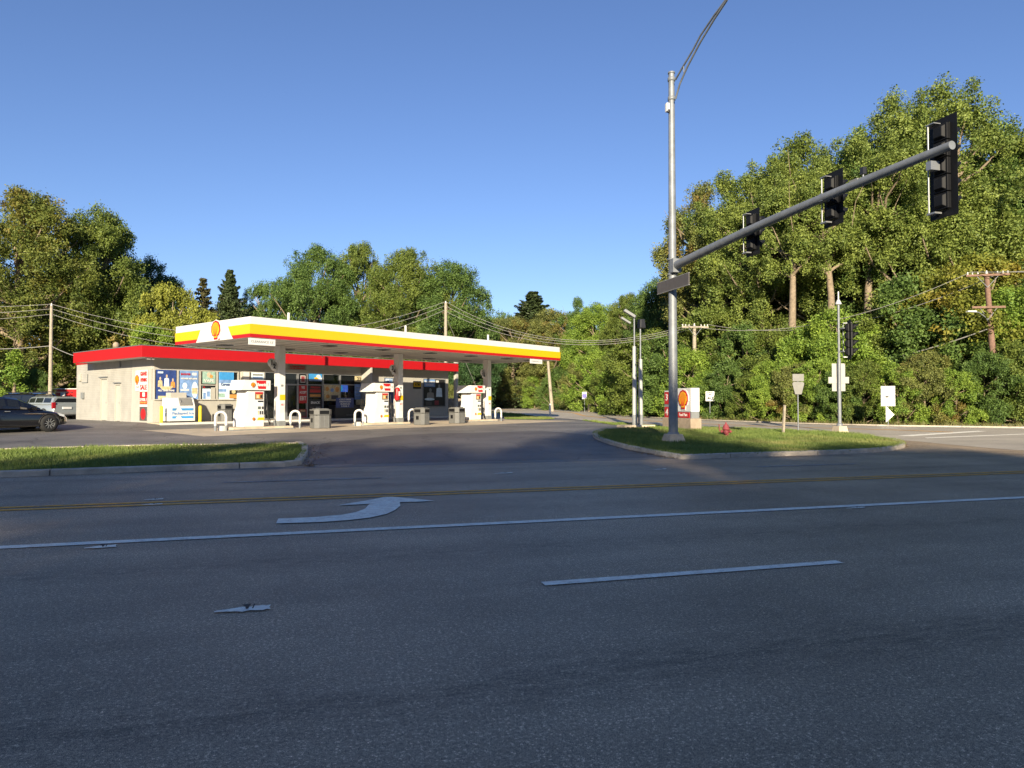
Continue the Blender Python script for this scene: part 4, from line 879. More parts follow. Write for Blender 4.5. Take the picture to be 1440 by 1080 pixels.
def f_arrow(e, p):
    z0, z1 = wz(p, 571), wz(p, 543); w = 9*p.y/980
    b = MB(); b.box(-w, w, -.05, -.035, z0, z1, M_white); b.build('face', e)
    H_ = z1-z0; zc = z0+.48*H_
    b = MB(); b.prism([(-.17, zc), (-.02, zc+.07), (-.02, zc+.03), (.16, zc+.05), (.16, zc+.02), (.02, zc-.01), (-.04, zc-.09)], -.056, -.051, M_dark); b.build('arrow', e)
    za, zb, zc = wz(p, 571.5), wz(p, 583), wz(p, 594); x0 = -w*.35
    b = MB(); b.prism([(x0, zc), (x0+w*1.2, zb), (x0+.02, za), (x0, za)], -.07, -.06, M_white); b.build('pennant', e)
sgn('turn_sign', 'bright white square sign with a small dark arrow and a triangular pennant below', 1249, 599, 545, f_arrow, rz=-.25)
# little posts
def stake(label, u, v, vt, m, w=.05, lean=0, cat='post', name='marker_post'):
    p = G(u, v); e = thing(name, label, cat, p, .3); z = wz(p, vt); b = MB(); b.hexa([(-w, -w, -.1), (w, -w, -.1), (w, w, -.1), (-w, w, -.1)], [(-w*.9+lean, -w*.9, z), (w*.9+lean, -w*.9, z), (w*.9+lean, w*.9, z+.02), (-w*.9+lean, w*.9, z+.02)], m); b.build('shaft', e, .006)
    b = MB(); b.box(-w*1.15, w*1.15, -w*1.15, w*1.15, -.05, .03, M_soil if m == M_wood else m); b.build('foot', e)
stake('leaning bare wooden stake on the corner verge', 1101, 612, 570, M_wood, .045, .10, 'post', 'wooden_post')
stake('thin white marker post at the edge of the cross street', 773.5, 585, 568, M_post, .07)
stake('short tan stub post beside the purple sign', 829, 579.3, 567, M_tan, .14)
# hydrant
p = G(1021, 616.5); e = thing('fire_hydrant', 'faded red fire hydrant on the corner verge', 'hydrant', p, -.3)
b = MB(); b.lathe([(.15, 0), (.15, .05), (.105, .06), (.105, .34), (.145, .35), (.145, .39), (.125, .40), (.115, .47), (.07, .54), (.03, .57), (.035, .62), (0, .63)], M_rust, n=16); b.build('body', e)
for a_ in (-1, 1): b = MB(); b.lathe([(.05, 0), (.05, .14), (.065, .14), (.065, .19), (.025, .20), (.025, .23), (0, .23)] if a_ > 0 else [(.05, 0), (.05, -.14), (.065, -.14), (.065, -.19), (.025, -.20), (0, -.21)], M_rust, (0, 0, .27), 10, 'x'); b.build('side_cap', e)
b = MB(); b.lathe([(.065, 0), (.065, -.15), (.085, -.15), (.085, -.2), (.03, -.21), (0, -.23)], M_rust, (0, 0, .25), 10, 'y'); b.build('front_cap', e)
b = MB(); b.tube([(-.24, 0, .27), (-.26, 0, .55)], .022, M_rust, 7); b.build('marker_rod', e)

# price sign monument
pn = G(972, 607.5); pp = Vector((pn.x, pn.y, pn.z)); e = thing('price_sign', 'white and red fuel price monument with a scallop emblem on a tan stone base', 'price sign', pp, RZ - math.pi/2)
z_ = lambda v: zat(v, pn.y) - pn.z; WD, TK = 2.45, .42                  # local x = towards the road (-across), face local -y = facing back along the road
zt, zm, zb = z_(545.5), z_(579), z_(588.5)
b = MB(); b.box(-WD-.08, .06, -.06, TK+.06, -.1, zb, M_tan); b.build('stone_base', e, .02)
b = MB(); b.box(-1.25, 0, 0, TK, zm, zt, M_white); b.box(-WD, -1.27, 0, TK, zb, zt-.08, M_grey); b.box(-1.25, 0, .012, TK-.012, zb, zm, M_grey); b.build('cabinet', e, .008)
emblem(e, .86, (-.63, -.004, zm+.54))
b = MB(); b.box(-1.2, -.12, -.012, .012, zb+.02, zm-.03, M_red2); k = b.build('red_panel', e); text(k, 'Food Mart', .2, W_, (-.66, -.018, (zb+zm)/2), fit=.7)
for j, (za, t_) in enumerate(((zt-.16, '3 79'), (zt-.85, '4 59'))):
    b = MB(); b.box(-WD+.06, -1.33, -.014, 0, za-.56, za, M_red2); k = b.build('price_panel', e); text(k, t_, .42, M_white, (-1.88, -.02, za-.26), fit=.8, bold=.008)
b = MB(); b.box(-WD+.06, -1.33, -.012, 0, zt-.15, zt-.1, M_white); b.build('grade_strip', e)

# two lamp posts on a small concrete island
pi_ = G(893, 601); e = thing('lamp_island', 'small raised concrete pad under the two white lamp posts', 'pad', pi_, .3); b = MB(); b.box(-.75, .95, -.35, .55, -.05, .12, M_conc); b.build('slab', e, .03)
def lotlamp(u, v, vthick, vtop, rz, label, arm):
    p = G(u, v); e = thing('lot_lamp', label, 'lamp post', p, rz, 'white lamp posts on the concrete pad'); z = lambda v: zat(v, p.y) - p.z
    b = MB(); b.tube([(0, 0, .6), (0, 0, z(vthick))], [.115, .095], M_lpost, 12); b.build('lower_post', e)
    b = MB(); b.lathe([(.13, .1), (.13, .62), (.1, .64)], M_grey, n=12); b.build('base_sleeve', e)
    b = MB(); b.tube([(0, 0, z(vthick)-.1), (0, 0, z(vtop))], .04, M_galv, 8); b.build('upper_post', e)
    zt = z(vtop)
    if arm: b = MB(); b.box(-.62, .05, -.16, .16, zt-.04, zt+.10, M_grey, Matrix.Translation((0, 0, zt)) @ Matrix.Rotation(rad(32), 4, 'Y') @ Matrix.Translation((0, 0, -zt)))
    else: b = MB(); b.hexa([(-.1, -.18, zt-.45), (.22, -.18, zt-.45), (.22, .18, zt-.45), (-.1, .18, zt-.45)], [(-.06, -.14, zt), (.18, -.14, zt), (.18, .14, zt), (-.06, .14, zt)], M_dark)
    b.build('lamp_head', e, .02)
    if arm: b = MB(); b.box(-.55, .0, -.13, .13, zt-.42, zt-.32, M_grey, Matrix.Translation((0, 0, zt)) @ Matrix.Rotation(rad(32), 4, 'Y') @ Matrix.Translation((0, 0, -zt))); b.build('lamp_head', e, .01)
lotlamp(892.5, 601, 487, 446, 0, 'white lamp post with a tilted flat head, left of the pair', True)
lotlamp(901, 600.5, 505, 449, .4, 'white lamp post with a dark box head, right of the pair', False)

# utility poles and wires
def upole(label, u, vtop, Y, r=.15, m=M_wood, lean=0, arms=(), vb=None):
    p = atY(u, 560, Y); p.z = hgt(p.x, p.y); e = thing('utility_pole', label, 'utility pole', p, 0, 'utility poles'); zt = zat(vtop, Y) - p.z
    b = MB(); b.tube([(lean, 0, -.2), (0, 0, zt)] if lean else [(0, 0, -.2), (0, 0, zt)], [r*1.2, r*.8], m, 10); b.build('shaft', e)
    for (z, w, a) in arms:
        M = Matrix.Translation((0, 0, zt+z)) @ Matrix.Rotation(a, 4, 'Z'); b = MB(); b.box(-w, w, -.22, -.1, -.06, .06, m, M)
        for s in (-1, 1): b.tube([M @ Vector((s*w*.5, -.16, -.05)), M @ Vector((0, -.13, -.7))], .02, M_galv, 5)
        k = b.build('crossarm', e)
        if z < -1: continue
        b = MB()
        for s in (-.92, -.7, -.45, .45, .7, .92): b.lathe([(.03, .06), (.045, .1), (.02, .14), (.045, .18), (0, .22)], M_post, M @ Vector((s*w, -.16, 0)), 8)
        b.build('insulator', k)
    b = MB(); b.lathe([(.06, .0), (.08, .06), (.03, .1), (.06, .15), (0, .2)], M_post, (0, 0, zt), 8); b.build('top_insulator', e)
    return Vector((p.x, p.y, p.z+zt)), e
tA, _ = upole('pale wooden pole at far left in front of the big maple', 70.5, 430, 52, .13)
tB, _ = upole('pale wooden pole rising behind the middle of the canopy', 626.5, 426, 64, .16)
tC, _ = upole('leaning pale pole under the right end of the canopy', 770, 500, 72, .16, lean=.5)
tD, _ = upole('wooden pole with one crossarm behind the price sign', 977, 458, 53, .16, arms=((-.12, 1.05, .1),))
tE, eE = upole('brown wooden pole with two crossarms and a street lamp at far right', 1390, 385, 40, .17, M_woodr, lean=.55, arms=((-.10, 1.1, -.25), (-1.95, .88, -.15)))
b = MB(); zz = tE.z - eE.location.z; b.tube([(.15, 0, zz-2.9), (-.3, -.3, zz-2.55), (-.8, -.5, zz-2.3), (-1.2, -.75, zz-2.28)], .035, M_galv, 7); b.build('lamp_arm', eE)
b = MB(); b.hexa([(-1.15, -.85, zz-2.33), (-1.15, -.65, zz-2.33), (-1.15, -.65, zz-2.22), (-1.15, -.85, zz-2.22)], [(-1.75, -1.0, zz-2.33), (-1.75, -.75, zz-2.33), (-1.7, -.78, zz-2.24), (-1.7, -.96, zz-2.24)], M_post); b.build('street_lamp', eE, .02)
def wire(label, a, b_, sag, r=.018, n=24, dz=()):
    b = MB(); a, b_ = Vector(a), Vector(b_)
    b.tube([a.lerp(b_, t) - Vector((0, 0, 4*sag*t*(1-t))) for t in np.linspace(0, 1, n)], r, M_wire, 5, False); o = b.build('power_line'); tag(o, label, 'wire', 'overhead wires'); return o
ups = Vector((0, 0, .12))
farL = atY(-300, 425, 52)
for i, (d, s) in enumerate(((0, .35), (.35, .5), (.75, .6))):
    wire(['top', 'middle', 'lowest'][i] + ' wire running left from the far left pole', tA - Vector((0, 0, d)) + ups, farL - Vector((0, 0, d)), s)
    wire(['top', 'middle', 'lowest'][i] + ' wire sagging behind the store between the two pale poles', tA - Vector((0, 0, d)) + ups, tB - Vector((0, 0, d)) + ups, 2.7+.25*i)
wire('low slack wire crossing the far left pole below its top', tA - Vector((0, 0, 3.0)), atY(-200, 470, 52), .6, .03); wire('low wire from the far left pole to the store roof', tA - Vector((0, 0, 3.0)), SM @ Vector((3, 9, 3.6)), .5, .03)
wire('service wire dropping from the pole behind the canopy to the store roof', tB - Vector((0, 0, 3.2)), SM @ Vector((12, 9, 3.7)), .8)
for i, d in enumerate((0, .4, .9)):
    wire(['upper', 'middle', 'lower'][i] + ' wire descending from the pole behind the canopy to the crossarm pole', tB - Vector((0, 0, d)) + ups, tD + Vector((-.6+.6*i, 0, 0)), 2.2)
wire('guy wire behind the right end of the canopy', tB - Vector((0, 0, 1.2)), G(676, 583) + Vector((0, 14, 0)), 0, .02)
for i, dx in enumerate((-1.0, .0, 1.0)):
    if i != 1: wire(['left', 'middle', 'right'][i] + ' wire from the crossarm pole to the brown pole at far right', tD + Vector((dx, 0, .1)), tE + Vector((dx*.9, 0, .1)), 1.6)
    far = tE + (tE-tD)*.8 + Vector((0, 0, .5)); wire(['left', 'middle', 'right'][i] + ' wire leaving the brown pole out of frame to the right', tE + Vector((dx*.9, 0, .1)), far + Vector((dx, 0, 0)), 1.0)
wire('thick cable low between the crossarm pole and the brown pole', tD - Vector((0, 0, 2.6)), tE - Vector((0, 0, 3.2)), 1.5, .035)

# ------------------------------------------------------------------ cars
def car(name, label, cat, loc, rz, L, Wd, st, gh, paint, wheels, rear=None, rim=M_dark, wr=.34, extras=None):
    """st: stations (x, half width, bottom, shoulder z); gh: greenhouse stations (x, belt z, roof z, half w belt, half w roof)"""
    e = thing(name, label, cat, loc, rz)
    b = MB(); rings = []
    for x, w, zb, zs in st:
        h = zs-zb
        r = [(w*.90, zb), (w*.98, zb+h*.12), (w, zb+h*.35), (w*.985, zb+h*.62), (w*.95, zb+h*.86), (w*.86, zs-.015), (w*.5, zs+.015)]
        rings.append([(x, y, z) for y, z in r] + [(x, -y, z) for y, z in r[::-1]])
    b.loft(rings, paint); body = b.build('body', e)
    sub = body.modifiers.new('s', 'SUBSURF'); sub.levels = 1; sub.render_levels = 2
    b = MB(); rings = [[(x, wb, zb), (x, wb*.97, zb+(zr-zb)*.25), (x, wb+(wr_-wb)*.85, zb+(zr-zb)*.85), (x, wr_*.8, zr), (x, -wr_*.8, zr), (x, -wb-(wr_-wb)*.85, zb+(zr-zb)*.85), (x, -wb*.97, zb+(zr-zb)*.25), (x, -wb, zb)] for x, zb, zr, wb, wr_ in gh]
    b.loft(rings, paint, smooth=False); cb = b.build('cabin', e, .03)
    def sidepane(i0, i1, s):
        q = []
        def P(i, f, t): 
            x, zb, zr, wb, wr_ = [a+(c-a)*t for a, c in zip(gh[i], gh[i+1])]
            z = zb + (zr-zb)*f; y = wb*.97 + (wb+(wr_-wb)*.85 - wb*.97)*(max(0, f-.25)/.6); return Vector((x, s*(y+.012), z))
        bb = MB(); a = [P(i0, .24, .05), P(i1, .24, .95), P(i1, .80, .93), P(i0, .80, .07)]; c = [v - Vector((0, s*.02, 0)) for v in a]
        bb.hexa(c, a, M_cglass); bb.build('side_window', e)
    for i in range(len(gh)-1):
        if abs(gh[i+1][0]-gh[i][0]) > .35:
            for s in (-1, 1): sidepane(i, i, s)
    for (i, nm) in ((0, 'rear_window'), (len(gh)-2, 'windscreen')):
        a, c = (gh[i], gh[i+1]) if i else (gh[1], gh[0]); x0, zb0, zr0, w0, r0 = c; x1, zb1, zr1, w1, r1 = a; sg = 1 if i else -1
        bb = MB(); d = .02*sg
        lo = zr0 + .03 if abs(zr0-zb0) < .2 else zb0 + .12; xa = x0
        if abs(zr0-zb0) < .2: q = [(x0+(x1-x0)*.08, -w0*.82, zr0+(zr1-zr0)*.08), (x0+(x1-x0)*.08, w0*.82, zr0+(zr1-zr0)*.08), (x0+(x1-x0)*.92, r1*.74, zr0+(zr1-zr0)*.92), (x0+(x1-x0)*.92, -r1*.74, zr0+(zr1-zr0)*.92)]
        else: q = [(x0+d*.2, -w0*.86, zb0+.16), (x0+d*.2, w0*.86, zb0+.16), (x0+d*.2, r0*.76, zr0-.09), (x0+d*.2, -r0*.76, zr0-.09)]
        up = [Vector(v) + Vector((d, 0, .022)) for v in q]; dn = [Vector(v) - Vector((d, 0, .02)) for v in q]; bb.hexa(dn, up, M_cglass); bb.build(nm, e)
    for wx in wheels:
        for s in (-1, 1):
            y = s*(Wd/2-.10)
            k = MB(); k.lathe([(wr*.62, -.11), (wr*.95, -.11), (wr, -.07), (wr, .07), (wr*.95, .11), (wr*.62, .11)], M_tyre, (wx, y, wr), 24, 'y'); t_ = k.build('wheel', e)
            k = MB(); k.lathe([(0, s*.075), (wr*.16, s*.08), (wr*.16, s*.05), (wr*.6, s*.03), (wr*.66, s*.10), (wr*.62, s*.11)], rim, (wx, y, wr), 20, 'y')
            for a in range(10):
                q = a*math.pi/5; c_, s_ = math.cos(q), math.sin(q); k.add([(wx+wr*(.14*c_-.04*s_), y+s*.075, wr+wr*(.14*s_+.04*c_)), (wx+wr*(.14*c_+.04*s_), y+s*.075, wr+wr*(.14*s_-.04*c_)), (wx+wr*(.62*c_+.03*s_), y+s*.09, wr+wr*(.62*s_-.03*c_)), (wx+wr*(.62*c_-.03*s_), y+s*.09, wr+wr*(.62*s_+.03*c_))], [(0, 1, 2, 3)], M_galv if rim != M_dark else M_grey)
            k.build('rim', t_)
            k = MB(); q = np.linspace(rad(-5), rad(185), 18); vs = [(wx+rr*math.cos(a), s*(Wd/2+dy), wr+rr*math.sin(a)) for rr, dy in ((wr*1.02, -.012), (wr*1.16, .012)) for a in q]
            k.add(vs, [(i, i+1, i+19, i+18) for i in range(17)], M_dark, True); o = k.build('wheel_arch', e); o.modifiers.new('t', 'SOLIDIFY').thickness = .02
    if extras: extras(e)
    return e

M_blackpaint = mat('black_car_paint', (.004, .004, .005), .12, spec=.6, var=0, coat=1)
M_silver = mat('silver_car_paint', (.42, .46, .47), .25, metal=.5, var=0, coat=.6)
M_whitecar = mat('white_car_paint', (.7, .7, .68), .25, var=0, coat=.6)
M_bluecar = mat('blue_car_paint', (.05, .13, .36), .2, var=0, coat=.8)
M_tail = mat('tail_lamp', (.28, .01, .015), .2, var=0)
M_lampc = mat('lamp_clear', (.6, .62, .62), .1, var=0)
def ex_sedan(e):
    for s in (-1, 1):
        b = MB(); b.hexa([(1.92, s*.52, .66), (2.16, s*.55, .60), (2.2, s*.50, .70), (1.9, s*.50, .78)], [(1.86, s*.80, .68), (2.06, s*.79, .62), (2.08, s*.78, .71), (1.80, s*.80, .79)], M_lampc); b.build('headlight', e)
        b = MB(); b.box(.72, .92, s*.90-.07, s*.90+.07, .96, 1.08, M_blackpaint); b.build('door_mirror', e, .03)
        b = MB(); b.box(-.25, -.05, s*.925-.015, s*.925+.015, .86, .89, M_alu); b.build('door_handle', e, .008)
        b = MB(); b.tube([(-1.0, s*.93, .34), (1.05, s*.93, .30)], .02, M_dark, 6); b.build('sill_trim', e)
pc = G(68, 607.3); hd = rad(60); offx = 1.42
loc = Vector((pc.x - offx*math.cos(hd) - .83*math.sin(hd), pc.y - offx*math.sin(hd) + .83*math.cos(hd), pc.z))
car('parked_car', 'black car cut off by the left picture edge, nose to the right', 'car', loc, hd, 4.7, 1.86,
    [(-2.35, .55, .42, .90), (-2.2, .80, .28, 1.0), (-1.7, .91, .22, 1.04), (-.8, .93, .18, 1.0), (.4, .93, .18, .98), (1.0, .92, .2, .95), (1.6, .90, .22, .88), (2.1, .80, .26, .74), (2.33, .50, .32, .60)],
    [(-2.1, .98, 1.0, .72, .62), (-1.1, .98, 1.42, .80, .60), (-.1, .96, 1.47, .82, .62), (.35, .95, 1.40, .82, .62), (1.25, .90, .93, .78, .66)], M_blackpaint, (1.42, -1.42), extras=ex_sedan, wr=.36)
def ex_suv(e):
    for s in (-1, 1):
        b = MB(); b.box(-2.44, -2.28, s*.80-.10, s*.80+.10, .82, 1.22, M_tail); b.build('tail_light', e, .02)
        b = MB(); b.box(.95, 1.12, s*1.0-.08, s*1.0+.08, 1.1, 1.28, M_dark); b.build('door_mirror', e, .03)
        b = MB(); b.tube([(-1.9, s*.62, 1.86), (-1.7, s*.62, 1.91), (.5, s*.62, 1.91), (.7, s*.62, 1.86)], .03, M_dark, 6); b.build('roof_rail', e)
    b = MB(); b.box(-2.47, -2.40, -.28, .28, .78, .92, M_white); b.build('number_plate', e, .005)
    b = MB(); b.box(-2.50, -2.35, -.85, .85, .42, .58, M_grey); b.build('rear_bumper', e, .03)
suv_st = [(-2.42, .80, .42, 1.06), (-2.3, .93, .34, 1.10), (-1.6, .97, .26, 1.12), (.6, .97, .26, 1.10), (1.5, .95, .28, 1.06), (2.2, .90, .34, .98), (2.45, .70, .42, .86)]
suv_gh = [(-2.36, 1.06, 1.76, .88, .74), (-2.15, 1.07, 1.84, .88, .74), (-1.2, 1.07, 1.86, .90, .74), (-.2, 1.07, 1.86, .90, .74), (.6, 1.07, 1.82, .90, .74), (1.3, 1.06, 1.12, .86, .76)]
suv_low = [(x, zb, 1.10+(zr-1.10)*.68 if zr > 1.5 else zr, a, c) for x, zb, zr, a, c in suv_gh]
car('parked_car', 'silver sport utility car parked tail towards the viewer beside the store', 'car', Vector((-31.45, 47.2, .25)), rad(150), 4.9, 1.94, suv_st, suv_low, M_silver, (1.5, -1.45), extras=ex_suv, wr=.38)
car('parked_car', 'white car half hidden between the silver car and the store', 'car', Vector((-31.6, 54, .25)), rad(150), 4.9, 1.94, suv_st, suv_gh, M_whitecar, (1.5, -1.45), extras=ex_suv, wr=.36)
pb_ = G(40, 594)
car('parked_car', 'dark car with dark windows between the black and the silver car', 'car', Vector((-36.4, 51.5, .25)), rad(165), 4.9, 1.94, suv_st, suv_gh, M_blackpaint, (1.5, -1.45), extras=ex_suv, wr=.38)
car('parked_car', 'blue van roofed car behind the black car', 'car', Vector((-39, 55.5, .25)), rad(170), 4.9, 1.94, suv_st, [(x, zb, zr+.12 if zr > 1.5 else zr, a, c) for x, zb, zr, a, c in suv_gh], M_bluecar, (1.5, -1.45), extras=ex_suv, wr=.38)
# red box truck body showing over the silver car
pt = Vector((-38.2, 60, .25)); e = thing('red_trailer', 'red box trailer with white notices behind the silver car', 'trailer', pt, rad(-8))
b = MB(); b.box(-1.5, 2.6, -.9, .9, .55, 2.28, M_red2); b.build('box_body', e, .04)
b = MB(); b.box(-1.52, 2.62, -.92, .92, 2.282, 2.36, M_whitecar); b.build('roof', e, .02)
b = MB(); b.box(-.95, -.5, -.915, -.902, 1.62, 2.0, M_white); b.build('notice', e); b = MB(); b.box(.05, .5, -.915, -.902, 1.72, 2.05, M_white); b.build('notice', e)
b = MB(); b.box(-1.8, -1.5, -.6, -.4, 1.95, 2.05, M_whitecar); b.build('bracket', e)
for x in (-.6, 1.4): b = MB(); b.lathe([(0, -.1), (.36, -.1), (.38, 0), (.36, .1), (0, .1)], M_tyre, (x, -.8, .37), 18, 'y'); b.build('wheel', e)
# ------------------------------------------------------------------ trees
L_maple = leafmat('maple_leaves', (0.071, 0.120, 0.024), (0.245, 0.295, 0.059), .3)
L_autumn = leafmat('turning_maple_leaves', (0.072, 0.112, 0.026), (0.251, 0.274, 0.055), .3, autumn=(.26, .17, .03))
L_green = leafmat('green_leaves', (0.056, 0.111, 0.030), (0.193, 0.286, 0.063), .3)
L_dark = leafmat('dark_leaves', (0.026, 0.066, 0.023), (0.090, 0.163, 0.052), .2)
L_bright = leafmat('bright_leaves', (0.103, 0.196, 0.033), (0.360, 0.474, 0.074), .3)
L_yellow = leafmat('yellow_leaves', (0.168, 0.196, 0.036), (0.407, 0.418, 0.066), .3)
L_cotton = leafmat('cottonwood_leaves', (0.083, 0.140, 0.033), (0.329, 0.385, 0.083), .3)
L_olive = leafmat('olive_leaves', (0.103, 0.132, 0.042), (0.314, 0.328, 0.087), .3, autumn=(.26, .15, .035))
L_gold = leafmat('golden_leaves', (0.110, 0.143, 0.022), (0.319, 0.330, 0.055), .3, autumn=(.42, .30, .05))
L_needle = leafmat('spruce_needles', (.022, .04, .016), (.085, .115, .036), .1)
L_needle2 = leafmat('sparse_needles', (.05, .05, .02), (.13, .12, .045), .1)
def quads(P, N, size, rng, asp=.62):
    """leaf shaped quads at P facing N"""
    n = len(P); N = N/np.linalg.norm(N, axis=1, keepdims=True)
    a = rng.normal(size=(n, 3)); T = np.cross(N, a); T /= np.linalg.norm(T, axis=1, keepdims=True); B = np.cross(N, T)
    s = (size*rng.uniform(.65, 1.35, n))[:, None]; V = np.empty((n, 4, 3)); f = N*s*.18
    V[:, 0] = P - T*s*.5; V[:, 1] = P + B*s*asp*.5 + f - T*s*.08; V[:, 2] = P + T*s*.5; V[:, 3] = P - B*s*asp*.5 + f - T*s*.08
    return V.reshape(-1, 3)
def limb(b, p, q, r0, r1, rng, k=5):
    p, q = Vector(p), Vector(q); d = (q-p).length
    pts = [p.lerp(q, t) + Vector(rng.normal(0, .035*d*math.sin(t*math.pi), 3)) + Vector((0, 0, -.10*d*math.sin(t*math.pi)*.6)) for t in np.linspace(0, 1, k)]
    b.tube(pts, list(np.linspace(r0, r1, k)), M_bark, 6, False); return pts
def broad(H, R, base, seed, nc, nl, leaf, kind='round', lean=0, bare=0):
    """tapered trunk with limbs and a crown of leaf clumps: uneven outline, gaps between clumps"""
    rng = np.random.default_rng(seed); Cn = []; rc = []
    ph = rng.uniform(0, 6.28, 4)
    def env(t, az):
        if kind == 'round': k = max(0, math.sin(math.pi*min(1, .10+.90*t)**.8))**.55
        elif kind == 'oval': k = max(0, math.sin(math.pi*(.14+.82*t)))**.6
        elif kind == 'tall': k = (.62+.38*math.sin(math.pi*t))*(1-.75*max(0, t-.72)/.28)
        elif kind == 'cone': k = (1-t)**.8*.95+.06
        else: k = (1-.55*t**2.2)*(1 if t < .8 else 1-(t-.8)*2.2)          # bush, wide to the ground
        return R*k*(1+.20*math.sin(2*az+ph[0]+3*t)+.13*math.sin(3*az+ph[1]-5*t)+.10*math.sin(5*az+ph[2]+7*t))
    tries = 0
    while len(Cn) < nc and tries < nc*30:
        tries += 1
        t = rng.uniform(0, 1)**.9; az = rng.uniform(0, 2*np.pi); e = env(t, az)
        if rng.uniform() > (e/R)**1.0+.1: continue
        f = rng.uniform(.25, 1)**.45; r = R*rng.uniform(.10, .25)*(.75 if f > .85 else 1); h = base + t*(H-base-r*.5)
        Cn.append((f*(e-r*.3)*math.cos(az)+lean*t, f*(e-r*.3)*math.sin(az), h)); rc.append(r)
    Cn = np.array(Cn); rc = np.array(rc)
    # small pointed sprays beyond the outline
    k = max(6, nc//3); i = rng.integers(0, len(Cn), k); d = rng.normal(size=(k, 3)); d[:, 2] = abs(d[:, 2])+.3; d /= np.linalg.norm(d, axis=1, keepdims=True)
    Cs = Cn[i]+d*rc[i][:, None]*.95; Rs = rc[i]*rng.uniform(.3, .5, k)
    AC = np.vstack([Cn, Cs]); AR = np.r_[rc, Rs]; wgt = AR**2; cnt = np.maximum(12, (nl*wgt/wgt.sum()).astype(int)); cnt[-k:] = (cnt[-k:]*1.3).astype(int)
    P = []; N = []; per = 6; sz = {'tall': 1.25, 'cone': 1.0}.get(kind, .82)
    for c, r, n in zip(AC, AR, cnt):
        k = max(3, int(n/per)); d = rng.normal(size=(k, 3)); d /= np.linalg.norm(d, axis=1, keepdims=True)
        sp = d*(r*rng.uniform(0, 1, k)**.42)[:, None]*np.array([1, 1, sz]); sn = d*.5+np.array([0, 0, .40])+rng.normal(0, .62, (k, 3))     # sprays of leaves that share a tilt
        P.append(np.repeat(c+sp, per, 0)+rng.normal(0, leaf*.85, (k*per, 3))); N.append(np.repeat(sn, per, 0)+rng.normal(0, .32, (k*per, 3)))
    P = np.vstack(P); N = np.vstack(N)
    q = P*np.array([1, 1, .85]); g = np.zeros(len(P))                                      # ragged gaps
    for f_, am in ((1.5, 1), (2.9, .8), (5.3, .5)):
        w = rng.normal(0, 1, (3, 3)); w /= np.linalg.norm(w, axis=1, keepdims=True); o_ = rng.uniform(0, 6.28, 3)
        g += am*(np.sin(f_*q @ w[0]+o_[0]+1.3*np.sin(f_*.6*q @ w[1]+o_[1]))*np.sin(f_*q @ w[2]+o_[2]))
    k = (P[:, 2] > .05) & (g > -.62+rng.normal(0, .15, len(P))); P, N = P[k], N[k]
    b = MB(); tr = (.015 if kind == 'tall' else .022)*H+.06; th = base+(H-base)*.62
    if kind == 'bush': tr *= .5
    pts = [Vector((lean*.3*t + .05*H*.12*(2.6 if kind == 'tall' else 1)*math.sin(5*t+ph[0]), .05*H*.12*(2.6 if kind == 'tall' else 1)*math.sin(4*t+ph[1]), t*th)) for t in np.linspace(0, 1, 8)]
    b.tube([Vector((0, 0, -.3))] + pts, [tr*1.5] + list(np.linspace(tr*1.15, tr*.35, 8)), M_bark, 9, False)
    for c in Cn[rng.permutation(len(Cn))[:max(8, nc//4)]]:
        zz = min(th*.97, max(base*.5, c[2]-np.hypot(c[0], c[1])*.75)); j = zz/th*7; p = pts[int(j)].lerp(pts[min(7, int(j)+1)], j-int(j)); limb(b, p, c, tr*.42, .03, rng)
    for j in range(bare):                                    # leafless twigs
        az = rng.uniform(0, 6.28); limb(b, pts[5], (R*.8*math.cos(az), R*.8*math.sin(az), H*rng.uniform(.6, .95)), .06, .015, rng)
    return b, quads(P, N, leaf, rng)
def conifer(H, R, seed, leaf, nb=150, dens=170, sparse=0):
    rng = np.random.default_rng(seed); b = MB(); b.tube([(0, 0, -.3), (0, 0, H*.5), (0, 0, H*.985)], [.02*H, .012*H, .02], M_bark, 7, False); P = []; N = []
    for i in range(nb):
        t = min(.975, max(.03, ((i+rng.uniform(0, 1))/nb)**.82))
        if sparse and t < .45 and rng.uniform() < sparse: continue
        z = H*t; L = (R*(1-t)+.10)*rng.uniform(.55, 1.22); az = i*2.4+rng.uniform(-.5, .5)
        lift = (.55*t-.35)*L; tip = np.array([L*math.cos(az), L*math.sin(az), lift]); m = int(dens*(.35+.65*L/R)); f = rng.uniform(.05, 1, m)**.75
        q = np.array([0, 0, z])+tip*f[:, None]+np.c_[np.zeros(m), np.zeros(m), -.16*L*np.sin(f*3.1)]
        w = (.34*L*(1-f*.7)*f**.3+.05)[:, None]; side = np.array([-math.sin(az), math.cos(az), 0])
        q += side*rng.normal(0, 1, (m, 1))*w*.7+rng.normal(0, 1, (m, 3))*w*.16; q[:, 2] -= abs(rng.normal(0, .10*L+.03, m)); P.append(q); N.append(rng.normal(0, .55, (m, 3))+np.array([math.cos(az)*.5, math.sin(az)*.5, .6]))
        b.tube([(0, 0, z), tuple(np.array([0, 0, z])+tip*.55-np.array([0, 0, .12*L])), tuple(np.array([0, 0, z])+tip)], [.04, .025, .01], M_bark, 4, False)
    return b, quads(np.vstack(P), np.vstack(N), leaf, rng, .42)
PROTO = {}
def proto(key, gen, lm):
    b, V = gen; cm = npmesh(key+'_crown', V, 4, [lm]); tm = b.mesh(key+'_trunk'); PROTO[key] = (cm, tm)
proto('maple_a', broad(20, 7.2, 2.2, 11, 210, 170000, .18, 'round'), L_maple)
proto('maple_b', broad(18, 6.2, 2.0, 12, 190, 145000, .18, 'oval'), L_green)
proto('tall_a', broad(24, 5.2, 5.5, 13, 170, 140000, .165, 'tall'), L_cotton)
